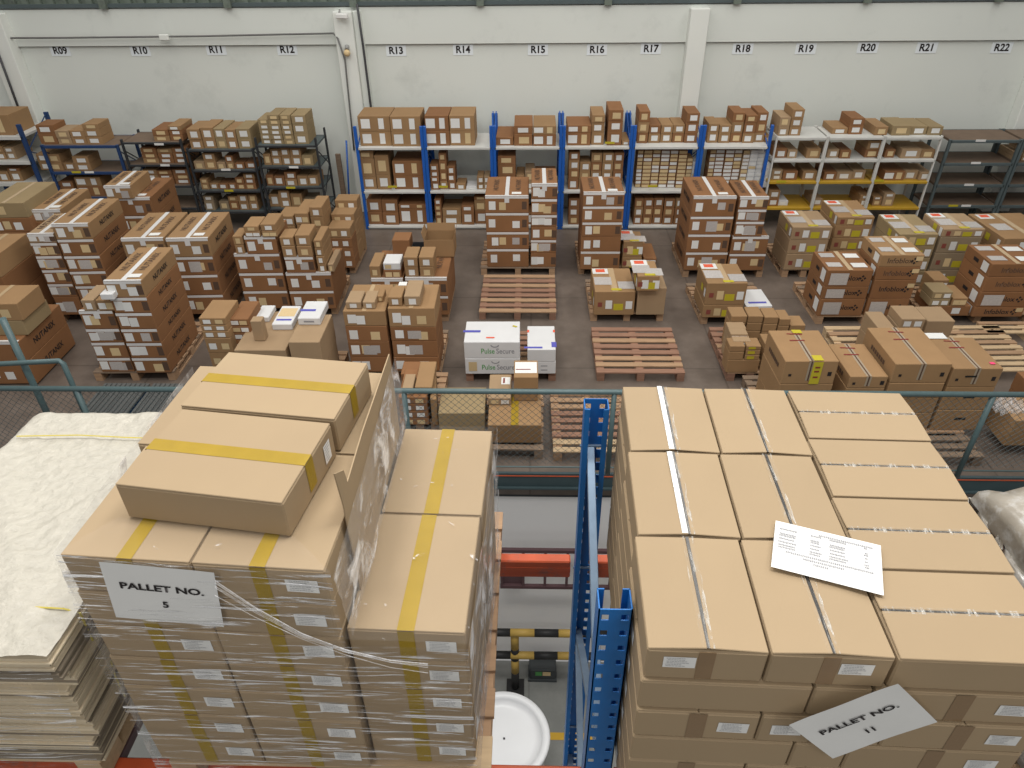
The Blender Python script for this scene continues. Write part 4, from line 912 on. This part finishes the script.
# the rear upright shows its open side towards the aisle: inner channel, braces
def bar(name, a, b, w, m, par=rk, t_=.03):
    a = Vector(a); b = Vector(b); bm = bmesh.new(); L_ = (b-a).length
    add_box(bm, (0, 0, 0), (w, t_, L_), bevel=.002)
    bm.transform(Matrix.Translation((a+b)/2) @ (b-a).to_track_quat('Z', 'Y').to_matrix().to_4x4())
    return build(name, bm, m, par)
bx = .0
zz = 3.05; k = 0
while zz > -3.0:
    ya, yb = (.50, -.45) if k % 2 == 0 else (-.45, .50)
    bar('diagonal_brace', (.005, ya, zz-RB), (.005, yb, zz-.62-RB), .032, 'galv'); zz -= .62; k += 1
bar('horizontal_brace', (.005, .50, 3.07-RB), (.005, -.45, 3.07-RB), .03, 'galv') if False else None
for z in (3.06, 2.30, .9, -.9): bar('brace_bolt', (-.04, .50, z-RB), (.05, .50, z-RB), .012, 'galv', t_=.012)
for s, xa, xb in (('left', -3.15, .198), ('right', .312, 2.95)):
    for y0, z in ((1.355, 2.33), (2.385, 2.33)):
        bm = bmesh.new(); add_box(bm, ((xa+xb)/2-.25, y0-1.85, z-.06-RB), (xb-xa, .055, .115), bevel=.006); add_box(bm, ((xa+xb)/2-.25, y0-1.85-.022, z-.06-RB), (xb-xa, .014, .03)); build('beam', bm, 'orange', rk)
for xc in (-3.2, 3.0):
    for y, fc in ((1.325, 1), (2.36, -1)):
        o = build('upright', upright(xc, y, fc, 3.30, RB+.012), 'upblue', rk, (xc-.25, y-1.85, .012))

for xc in (-1.56, -2.4, 1.7, 2.5): bar('support_bar', (xc-.25, -.47, 2.30-RB), (xc-.25, .51, 2.30-RB), .045, 'maroon', t_=.045)
# ------------------------------------------------------------------ pallets of the foreground
pallet(-.71, 1.30, 2.33, 1.15, 1.26, 0, 'wooden pallet on the orange beams under the wrapped tan cartons', deckm=('wood', 'woodlight', 'wood'), group='pallets on the orange beams', boards=7)
YR = -radians(1.7)
cR = Vector((.30, 1.142)); uR = Vector((cos(YR), sin(YR))); nR = Vector((-sin(YR), cos(YR)))
# front-left corner of the right pile at its top: (.30, 1.13)
def RP(u, v): return cR + uR*(u+.026*v) + nR*v
p = RP(.61, -.02); pallet(p.x, p.y, 2.33, 1.10, 1.22, YR, 'wooden pallet on the orange beams under the right pile of tan cartons', deckm=('woodlight', 'wood', 'woodlight'), group='pallets on the orange beams', boards=7)
p = Vector((-1.90, 1.22)); pallet(-2.06, 1.30, 2.33, 1.05, 1.2, 0, 'wooden pallet on the orange beams under the stack of flattened cartons', deckm=('woodlight', 'wood', 'woodlight'), group='pallets on the orange beams', boards=7)

def print_lines(par, w, h, rows, m='gink', seed=1, e=.0008, frac=.8):
    """rows of small print"""
    r_ = random.Random(seed); bm = bmesh.new()
    for i in range(rows):
        z = h/2 - (i+.8)*h/(rows+.8); x = -w/2+w*.07+r_.uniform(0, .06)*w; xe = -w/2+w*r_.uniform(.55, .9)*frac+.06*w
        while x < xe:
            l = r_.uniform(.03, .10)*w
            vs = [bm.verts.new(q) for q in ((x, -e, z), (x+l, -e, z), (x+l, -e, z+h*.30/rows), (x, -e, z+h*.30/rows))]; bm.faces.new(vs); x += l+.018*w
    return bm
PLM = {}
def address_label(o, face, u, v, w=.072, h=.038, spin=0.0, seed=None):
    s = sticker(o, face, u, v, w, h, 'white', 'address_label', e=.0015, spin=spin)
    k = R.randrange(4) if seed is None else seed
    if k not in PLM:
        bm = print_lines(None, 1, 1, 6, seed=k); me = bpy.data.meshes.new('small_print'); bm.to_mesh(me); bm.free(); me.materials.append(M['pink2']); PLM[k] = me
    t = bpy.data.objects.new('print', PLM[k]); link(t, s); t.matrix_basis = Matrix.Translation((0, -.0006, 0))
    return s

def fine_carton(w, d, h, loc, yaw, label, group, slit='y', tape='black', m='tan', name='packing_carton', droop=.0):
    """large foreground carton: body with two top flaps that meet at a slit, its tape and its labels"""
    o = build(name, boxbm((0, 0, (h-.004)/2), (w, d, h-.004), bevel=.005), m, None, loc, yaw); DIM[o.name] = {'_w': w, '_d': d, '_h': h}
    tag(o, label, 'carton', group)
    gap = .005 if tape == 'black' else .0015
    for s in (-1, 1):
        bm = bmesh.new()
        if slit == 'y': add_box(bm, (s*(w/4+gap/4), 0, h-.0015), (w/2-gap/2-.002, d-.004, .005), bevel=.0018)
        else: add_box(bm, (0, s*(d/4+gap/4), h-.0015), (w-.004, d/2-gap/2-.002, .005), bevel=.0018)
        for v in bm.verts:   # flaps bow slightly
            q = (v.co.x/(w/2) if slit == 'y' else v.co.y/(d/2)); v.co.z += droop*max(0, 1-abs(q))*(1 if (slit != 'y' or v.co.y < 0) else .4)
        build('flap', bm, m, o)
    return o
def strip(o, pts, w, m, name, lift=.0015, wave=0):
    """a strip of tape following pts (local), lying flat on x-width w"""
    bm = bmesh.new(); prev = None
    for i, (x, y, z, ax, ay) in enumerate(pts):
        a = bm.verts.new((x-ax*w/2, y-ay*w/2, z)); b = bm.verts.new((x+ax*w/2, y+ay*w/2, z))
        if prev: bm.faces.new((prev[0], prev[1], b, a))
        prev = (a, b)
    return build(name, bm, m, o)

# ------------------------------------------------------------------ right pile (sign PALLET NO. 11)
M['shiny'] = mat('silvery_tape', (0.62, 0.62, 0.60), .25, .15, 30, spec=.8)
M['cleargloss'] = film('glossy_clear_tape', .04, .8, (30, 4, 1), 3, (0.85, 0.82, 0.75))  # white streaks painted as glints along the tape
GR = 'tan cartons on the right foreground pile'
TOPZ = 3.38; LH = .128
rowv = [0, .399, .798, 1.197]
def right_box(u0, u1, v0, v1, z, label, slit, lab=None, lift=0, h=LH, tl='black', yaw=0):
    c = RP((u0+u1)/2, (v0+v1)/2)
    o = fine_carton(u1-u0-.005, v1-v0-.005, h-.003, (c.x, c.y, z), YR+yaw, label, GR, slit, tape=tl, droop=.009 if tl == 'black' else 0)
    return o
names_row = ['front', 'middle', 'back']
for ci, cn in enumerate(['left', 'centre']):
    for ri in range(3):
        o = right_box(ci*.318, ci*.318+.316, rowv[ri], rowv[ri+1], TOPZ-LH, f'tan carton in the top layer of the right pile, {cn} column, {names_row[ri]} row', 'y')
        D_ = DIM[o.name]; w, d, h = D_['_w'], D_['_d'], D_['_h']
        # the glossy tape along the slit
        off = .0
        bm = bmesh.new(); vs = None; n_ = 14; r_ = random.Random(ci*7+ri)
        for k in range(n_+1):
            y = -d/2+.002+(d-.004)*k/n_; wa = .014+.004*r_.random(); wb = .014+.006*r_.random()
            cur = [bm.verts.new((-wa, y, h+.0095)), bm.verts.new((0, y, h+.0088)), bm.verts.new((wb, y, h+.0095))]
            if vs:
                bm.faces.new((vs[0], vs[1], cur[1], cur[0])); bm.faces.new((vs[1], vs[2], cur[2], cur[1]))
            vs = cur
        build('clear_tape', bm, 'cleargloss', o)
        bm = bmesh.new(); add_box(bm, (0, 0, h+.0075), (.009, d-.008, .0012)); build('slit', bm, 'black', o)
        bm = bmesh.new(); add_box(bm, (0, -d/2-.0008, h/2+.0), (.044, .0012, h*.92)); build('front_tape', bm, 'dtape', o)
        if ci == 0 and ri > 0:
            bm = bmesh.new(); add_box(bm, (-.013, 0, h+.0098), (.018, d-.01, .0008)); build('shiny_tape', bm, 'shiny', o)
        if ri == 0: address_label(o, 'F', -w*.22 if ci == 0 else w*.22, .012, .085, .045)
for ri in range(4):
    v0 = ri*.299; o = right_box(.640, 1.075, v0, v0+.297, TOPZ-LH, f'tan carton in the top layer of the right pile, right column, {["front", "second", "third", "back"][ri]} row', 'x')
    D_ = DIM[o.name]; w, d, h = D_['_w'], D_['_d'], D_['_h']
    bm = bmesh.new(); add_box(bm, (0, 0, h+.0075), (w-.01, .0065, .0012)); build('slit', bm, 'black', o)
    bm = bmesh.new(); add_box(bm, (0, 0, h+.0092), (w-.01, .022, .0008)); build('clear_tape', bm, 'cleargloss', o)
# lower layers, alternating bond
z = TOPZ-LH
for li in range(1, 7):
    z -= LH
    if li % 2 == 1: fr = [(0, .46, 'left'), (.46, .615, 'middle'), (.615, 1.09, 'right')]
    else: fr = [(0, .345, 'left'), (.345, .69, 'middle'), (.69, 1.09, 'right')]
    on = ['', 'second', 'third', 'fourth', 'fifth', 'sixth', 'bottom'][li]
    out_ = R.uniform(.0, .012)
    for (u0, u1, nm) in fr:
        for v0, v1, rn in ((-.008-out_, .39, 'front'), (.39, .79, 'middle'), (.79, 1.185, 'back')):
            if rn == 'middle' and nm != 'left': continue
            o = right_box(u0-.006, u1-.006, v0, v1, z, f'tan carton in the {on} layer of the right pile, {nm} column, {rn} row', 'x' if li % 2 else 'y', tl='none')
            D_ = DIM[o.name]
            if rn == 'front':
                if li in (2, 4, 6) or nm == 'right':
                    address_label(o, 'F', D_['_w']*(.30 if nm != 'middle' else -.28), .0, .085, .046, spin=R.uniform(-.04, .04))
                if li in (2, 4, 6) or nm == 'right': sticker(o, 'F', 0, 0, .05, D_['_h']*.96, 'dtape', 'brown_tape', e=.001)
            if nm == 'left' and rn == 'front': address_label(o, 'L', -.02, 0, .10, .05)
# papers
def paper(name, x, y, z, w, h, rz, label, lines):
    t = build(name, boxbm((0, 0, 0), (1, 1, 1)), 'white', None, (x, y, z)); return t
def sheet(name, w, h, mtx, label, curl=.01, m='white'):
    bm = bmesh.new(); bmesh.ops.create_grid(bm, x_segments=14, y_segments=10, size=.5)
    for v in bm.verts:
        q = v.co.x; v.co.x *= w; v.co.y *= h; v.co.z = curl*(abs(q)*2)**3 + curl*.35*sin(v.co.x*30+v.co.y*14)
    bm.transform(Matrix.Rotation(pi/2, 4, 'X'))
    for v in bm.verts: v.co.y = -abs(v.co.y) if False else v.co.y
    for f in bm.faces: f.smooth = True
    o = build(name, bm, m); o.matrix_basis = mtx; DIM[o.name] = {'_w': w, '_d': 0, '_h': 0}; return o
def warp_on(o, me_obj, curl):
    me = me_obj.data.copy(); me_obj.data = me
    for v in me.vertices: pass
def frame(origin, right, up):
    r = right.normalized(); n = r.cross(up).normalized(); u = n.cross(r); m = Matrix((r, -n, u)).transposed().to_4x4(); m.translation = origin
    return m
# packing list lying on the top layer
Z_ = TOPZ+.014
A, B, C_ = P(776, 521, Z_), P(881, 546, Z_), P(770.5, 567, Z_)
ctr = (B+C_)/2; w_ = (B-A).length; h_ = (C_-A).length
m_ = frame(ctr+Vector((0, 0, .002)), (B-A), (A-C_))
o = sheet('packing_list', w_, h_, m_, '', curl=.0); tag(o, 'white printed packing list lying on the right pile of tan cartons', 'paper')
def words_line(o, u, v, size, s, mm='gink', al=0): return letter(o, 'F', u, v, size, s, mm, name='print', e=.0015, bold=0.0)
for i, (a_, b_, c__, n_) in enumerate((('PICTURE FRAME', 'SF', 'STATIONERY', '191'), ('HANDLE', 'SF', 'CANDLESTICK', '6'), ('WOOD BOX', 'ST', 'CANDLESTICK', '156'), ('SOFA BLUE', 'SF', 'SAND GLASS', '153'), ('PURPLE', 'SF', 'COASTER', '3'), ('OTHER', '', 'GLASSES', '7'))) if False else []:
    pass
lh = h_/14
bm = bmesh.new(); r_ = random.Random(5)
def dash(x, z, l, hh):
    vs = [bm.verts.new(q) for q in ((x, -.0015, z), (x+l, -.0015, z), (x+l, -.0015, z+hh), (x, -.0015, z+hh))]; bm.faces.new(vs)
for i, z in enumerate([4.6, 3.2, 2.6, 1.7, .7, -.2, -.9]):
    for (x0, x1) in ((-.46, -.28), (-.16, -.05), (.02, .19), (.34, .39)):
        x = x0+r_.uniform(0, .01)
        while x < x1 - r_.uniform(0, .03):
            dash(x*w_, z*lh, .010*w_, lh*.42); x += .0145
for z, x0, x1 in ((5.2, -.08, .42), (-2.0, -.38, .42), (-2.9, -.22, .16), (-3.8, -.12, .02)):
    x = x0
    while x < x1: dash(x*w_, z*lh, .011*w_, lh*.5); x += .0175
me = bpy.data.meshes.new('list_print'); bm.to_mesh(me); bm.free(); me.materials.append(M['gink']); link(bpy.data.objects.new('print', me), o)
# PALLET NO. 11 sheet taped over the front edge
yf = 1.10
def fpt(x, y, Y): return Q(x, y, Y)
A, B, C_, D2_ = Q(795.5, 722, 1.065), Q(902, 681.5, 1.065), Q(826, 760, 1.085), Q(933, 722.5, 1.085)
def pallet_sign(A, B, C_, D_, n1, n2, label, s1, s2, curl):
    ctr = (A+B+C_+D_)/4; right = ((B-A)+(D_-C_))/2; up = ((A-C_)+(B-D_))/2
    w = right.length; h = up.length
    o = sheet('pallet_number_sheet', w, h, frame(ctr, right, up), label, curl=curl); tag(o, label, 'sign')
    letter(o, 'F', 0, h*.12, s1, n1, 'ink', e=.0012+curl*1.4, bold=.03, sx=1.2); letter(o, 'F', .0, -h*.17, s2, n2, 'ink', e=.0012+curl*1.4, bold=.03)
    return o
pallet_sign(A, B, C_, D2_, 'PALLET NO.', '11', 'white sheet reading PALLET NO. 11 on the front of the right pile', .034, .036, .002)

# ------------------------------------------------------------------ left pile (sign PALLET NO. 5)
GL = 'tan cartons on the wrapped left foreground pile'
X0, Y0 = -1.295, 1.31; bw, bd, bh = .378, .482, .147; T5 = 2.472+7*bh
LAY = ['bottom', 'sixth', 'fifth', 'fourth', 'third', 'second', 'top']
for li in range(7):
    for ci in range(2):
        for ri in range(2):
            if ri == 1 and ci == 0 and 1 < li < 6: continue
            jx = R.uniform(-.003, .003)
            ya = -radians((1.4, 1.6, 1.9, 2.2, 2.5, 2.9, 3.4)[li]); px_, py_ = -bw*(1.5-ci-1)-bw*0, bd*(ri+.5)
            px_ = -bw*(2-ci-.5) - .034*ri
            cx_, cy_ = X0+2*bw+px_*cos(ya)-py_*sin(ya), Y0-.03+px_*sin(ya)+py_*cos(ya)
            o = fine_carton(bw-.006, bd-.006, bh-.003, (cx_+jx-.012, cy_, 2.472+li*bh), ya, f'tan carton in the {LAY[li]} layer of the wrapped left pile, {["left", "right"][ci]} column, {["front", "back"][ri]} row', GL, 'y', 'none')
            D_ = DIM[o.name]
            strip(o, [(0, -D_['_d']/2, D_['_h']+.0022, 1, 0), (0, D_['_d']/2, D_['_h']+.0022, 1, 0)], .045, 'ytape', 'yellow_tape')
            if ri == 0:
                sticker(o, 'F', 0, 0, .045, D_['_h']*.98, 'ytape', 'front_tape', e=.001)
                address_label(o, 'F', D_['_w']*.31, .006, .092, .05)
LAYM = ['bottom', 'fourth', 'third', 'second', 'top']
XM = -.553; wm = .358
for li in range(5):
    for ri in range(2):
        w = wm; x = XM+w/2+.012
        o = fine_carton(w-.004, bd-.006, bh-.003, (x+.004+ri*.019, Y0+bd*(ri+.5), 2.472+li*bh), -radians(1.8), f'tan carton in the {LAYM[li]} layer of the lower pile beside the wrapped one, {["front", "back"][ri]} row', 'tan cartons on the lower half of the left pallet', 'y', 'none')
        D_ = DIM[o.name]
        strip(o, [(0, -D_['_d']/2, D_['_h']+.0022, 1, 0), (0, D_['_d']/2, D_['_h']+.0022, 1, 0)], .052, 'ytape', 'yellow_tape')
        if ri == 0:
            sticker(o, 'F', 0, 0, .05, D_['_h']*.98, 'ytape', 'front_tape', e=.001); address_label(o, 'F', D_['_w']*.29, .006, .092, .05)
# the two large cartons on top
def top_big(cs, label):
    fl, fr, bl = [Vector((q[0], q[1])) for q in cs]
    ax = fr-fl; w = ax.length; d = (bl-fl).length; yaw = math.atan2(ax.y, ax.x); n = Vector((-sin(yaw), cos(yaw)))
    c = fl+ax/2+n*d/2
    o = fine_carton(w, d, .131, (c.x, c.y, T5+.002), yaw, label, GL, 'x', 'none'); D_ = DIM[o.name]; h = D_['_h']
    bm = bmesh.new(); add_box(bm, (0, 0, h+.0018), (w, .05, .0008)); build('yellow_tape', bm, 'ytape', o)
    sticker(o, 'R', 0, h*.1, .05, h*.80, 'ytape', 'side_tape', e=.001); sticker(o, 'L', 0, h*.1, .05, h*.80, 'ytape', 'side_tape', e=.001)
    return o
k_ = 1.365
o1 = top_big([(-.859*k_, 1.076*k_), (-.494*k_, 1.025*k_), (-.831*k_, 1.338*k_)], 'large tan carton with yellow tape on top of the wrapped pile, nearer one')
address_label(o1, 'R', .12, 0, .045, .07)
o2 = top_big([(-.834*k_, 1.350*k_), (-.452*k_, 1.300*k_), (-.83*k_, 1.592*k_)], 'large tan carton with yellow tape on top of the wrapped pile, farther one')
o2.location.x += .0
# upright flap standing between the two halves
bm = bmesh.new(); prof = [(1.50, T5-.02), (1.62, T5-.005), (1.50, T5+.115), (1.78, T5+.135), (2.02, T5+.12), (2.28, T5+.28), (2.30, T5-.30), (1.5, T5-.30)]
def PX(x, y, X):
    d = ray(x, y); t = X/d.x; return (d.y*t, CAMZ+d.z*t)
pp = [(1.46, T5-.30), PX(343, 505, -.528), PX(334, 474, -.528), PX(343, 470, -.528), PX(347, 482, -.528), PX(362, 432, -.528), PX(389, 354, -.528), PX(391, 366, -.528)]; pp.append((pp[-1][0], T5-.30))
va = [bm.verts.new((-.530, y, z)) for y, z in pp]; vb = [bm.verts.new((-.526, y, z)) for y, z in pp]
bm.faces.new(va); bm.faces.new(vb[::-1])
for i in range(len(pp)): j_ = (i+1) % len(pp); bm.faces.new((va[i], vb[i], vb[j_], va[j_]))
tag(build('cardboard_divider', bm, 'tan'), 'upright torn cardboard sheet standing between the two halves of the left pallet', 'cardboard sheet')
# PALLET NO. 5 sheet on the wrapped front
A, B, C_, D2_ = Q(97, 562.5, 1.285), Q(211, 571, 1.285), Q(118, 616, 1.285), Q(227, 628, 1.285)
pallet_sign(A, B, C_, D2_, 'PALLET NO.', '5', 'white sheet reading PALLET NO. 5 under the film on the left pile', .036, .036, .001)

def film_grid(name, pts, nu, nv, m, label, amp=.006, seed=0, fr=9):
    """pts: four corners a,b,c,d (a-b along u, a-d along v)"""
    from mathutils import noise
    a, b, c, d = [Vector(p) for p in pts]; bm = bmesh.new(); g = []
    n = (b-a).cross(d-a).normalized()
    for j in range(nv+1):
        row = []
        for i in range(nu+1):
            s, t = i/nu, j/nv; p = (a*(1-s)+b*s)*(1-t)+(d*(1-s)+c*s)*t
            q = noise.noise(Vector((s*fr*.6, t*fr*2.2, seed)))
            row.append(bm.verts.new(p+n*amp*q))
        g.append(row)
    for j in range(nv):
        for i in range(nu):
            f = bm.faces.new((g[j][i], g[j][i+1], g[j+1][i+1], g[j+1][i])); f.smooth = True
    return build(name, bm, m)
wr = tag(empty('stretch_wrap', (-.75, 1.7, 2.4)), 'clear shiny stretch film wrapped around the left foreground pile', 'plastic wrap')
def wpart(o): o.parent = wr; o.matrix_parent_inverse = Matrix.Translation((.75, -1.7, -2.4)); return o
zf = T5-.0
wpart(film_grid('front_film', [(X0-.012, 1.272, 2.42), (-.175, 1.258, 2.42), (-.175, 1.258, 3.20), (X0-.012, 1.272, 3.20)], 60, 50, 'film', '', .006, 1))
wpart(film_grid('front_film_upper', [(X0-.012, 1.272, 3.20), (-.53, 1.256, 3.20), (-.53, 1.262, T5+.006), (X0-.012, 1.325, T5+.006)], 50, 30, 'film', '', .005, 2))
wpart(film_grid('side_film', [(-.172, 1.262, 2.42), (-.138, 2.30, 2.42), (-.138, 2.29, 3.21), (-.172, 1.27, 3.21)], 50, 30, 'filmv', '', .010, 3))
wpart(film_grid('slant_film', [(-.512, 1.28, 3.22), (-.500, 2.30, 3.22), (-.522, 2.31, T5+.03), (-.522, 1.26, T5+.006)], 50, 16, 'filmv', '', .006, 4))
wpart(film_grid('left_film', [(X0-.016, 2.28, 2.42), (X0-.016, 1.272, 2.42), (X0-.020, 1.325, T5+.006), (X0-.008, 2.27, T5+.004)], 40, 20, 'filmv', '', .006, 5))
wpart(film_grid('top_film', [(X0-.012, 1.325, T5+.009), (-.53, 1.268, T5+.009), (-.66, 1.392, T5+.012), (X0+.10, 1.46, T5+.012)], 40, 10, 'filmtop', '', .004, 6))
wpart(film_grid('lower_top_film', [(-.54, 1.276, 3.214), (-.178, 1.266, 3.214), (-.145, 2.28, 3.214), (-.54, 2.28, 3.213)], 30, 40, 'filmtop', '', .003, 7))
# twisted rope of film running across the front
bm = bmesh.new(); rr_ = random.Random(4)
for k in range(7):
    o1_, o2_ = rr_.uniform(-5, 5), rr_.uniform(-12, 12)
    add_tube(bm, [Q(x, y+o1_*(1-t)+o2_*abs(t-.45), 1.252) for t, (x, y) in zip((0, .2, .4, .6, .8, 1), ((215, 588), (255, 612), (302, 636), (345, 652), (390, 664), (428, 669)))], .0011, 4)
wpart(build('twisted_film', bm, 'filmfree'))

# ------------------------------------------------------------------ stack of flattened cartons, far left
GS = 'flattened cartons strapped under clear wrap at far left'
z = 2.472; i = 0; r_ = random.Random(3)
segs = [(2.60, -1.50, 1.29), (2.74, -1.485, 1.30), (2.86, -1.46, 1.27), (2.98, -1.42, 1.24), (3.10, -1.395, 1.25), (3.21, -1.372, 1.20)]
while z < 3.195:
    for zt_, xr, yf_ in segs:
        if z < zt_: break
    th = .0125 if r_.random() < .8 else .008
    xr += r_.uniform(-.006, .006); yf_ += r_.uniform(-.006, .010); xl = -2.26 + (z-2.47)*.28
    bm = bmesh.new(); add_box(bm, (0, 0, th/2), (xr-xl, 2.33-yf_, th*.9), bevel=.001)
    o = build('flattened_carton', bm, 'sheet' if r_.random() < .74 else 'sheetdark', None, ((xr+xl)/2, (yf_+2.33)/2, z))
    tag(o, 'flattened carton edge in the strapped stack under clear wrap at the far left', 'cardboard sheet', GS); z += th; i += 1
zt_ = z
# the crinkled film cover over the top
from mathutils import noise
bm = bmesh.new(); g = []; nu, nv = 90, 110
for j in range(nv+1):
    row = []
    for i in range(nu+1):
        s, t = i/nu, j/nv
        xl = -2.14; x = xl+s*(-1.368-xl); y = 1.195+t*(2.41-1.195)
        q = noise.noise(Vector((x*4, y*3, 1)))*.008+noise.noise(Vector((x*22, y*22, 4)))*.0045+noise.noise(Vector((x*70, y*70, 9)))*.0018
        q += .012*max(0, sin((x*1.0+y*.75)*9))**6 + (.006 if (x+1.93) > .62*(y-1.3) else 0)
        z = zt_+.010+q
        e_ = max(0, (xl+.09-x)/.09); z -= .10*e_*e_; e2 = max(0, (y-2.34)/.07); z -= .08*e2*e2
        row.append(bm.verts.new((x, y, z)))
    g.append(row)
for j in range(nv):
    for i in range(nu): f = bm.faces.new((g[j][i], g[j][i+1], g[j+1][i+1], g[j+1][i])); f.smooth = True
cv = build('film_cover', bm, 'foam'); tag(cv, 'crinkled whitish film cover on top of the flattened cartons at far left', 'plastic cover')
bm = bmesh.new(); add_box(bm, (-1.62, 1.66, zt_+.021), (.002, .9, .001), rz=-.55) if False else None
bm = bmesh.new(); add_tube(bm, [(-2.05, 2.18, zt_+.022), (-1.80, 2.185, zt_+.026), (-1.60, 2.175, zt_+.024), (-1.45, 2.17, zt_+.024)], .003, 4)
add_tube(bm, [(-1.62, 1.37, zt_+.02), (-1.41, 1.36, zt_+.02), (-1.366, 1.36, zt_), (-1.384, 1.37, zt_-.15)], .003, 4)
add_tube(bm, [(-1.372, 1.50, zt_-.02), (-1.40, 1.46, zt_-.18), (-1.44, 1.46, zt_-.32), (-1.475, 1.47, zt_-.5), (-1.49, 1.48, zt_-.64)], .003, 4)
M['strap'] = mat('yellow_strap', (0.60, 0.50, 0.10), .4, .05); tag(build('packing_strap', bm, 'strap'), 'thin yellow plastic strap around the flattened cartons at far left', 'strap')
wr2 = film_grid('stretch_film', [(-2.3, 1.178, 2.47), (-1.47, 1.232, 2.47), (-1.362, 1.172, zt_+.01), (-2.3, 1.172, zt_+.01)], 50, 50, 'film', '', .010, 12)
tag(wr2, 'clear stretch film over the front of the flattened cartons at far left', 'plastic wrap')

# ------------------------------------------------------------------ wrapped bundle at the right edge
bm = bmesh.new(); bmesh.ops.create_cube(bm, size=1); bmesh.ops.subdivide_edges(bm, edges=bm.edges, cuts=22, use_grid_fill=True)
for v in bm.verts:
    p = v.co.copy(); v.co.x *= .98; v.co.y *= .86; v.co.z *= .70
    r2_ = max(0, (abs(p.x)**6+abs(p.y)**6)*40); v.co.z -= .10*min(1, r2_)*(1 if p.z > .3 else 0)
    nn = noise.noise(p*5)*.05+noise.noise(p*14)*.022+noise.noise(p*34)*.009
    v.co += p.normalized()*nn
for f in bm.faces: f.smooth = True
M['wrapped'] = mat('grey_brown_wrapped_goods', (0.30, 0.27, 0.225), .28, .30, 7, bump=.8, spec=.8, dirt=((0.46, 0.45, 0.43), 13, .5, .64))
o = build('wrapped_bundle', bm, 'wrapped', None, (2.19, 1.62, 2.855)); tag(o, 'lumpy bundle wrapped in crumpled clear film at the right edge of the rack', 'wrapped bundle')
pallet(2.2, 1.25, 2.33, 1.0, 1.1, 0, 'wooden pallet under the film-wrapped bundle at the right edge', deckm=('woodlight', 'wood', 'woodlight'), group='pallets on the orange beams', boards=7)
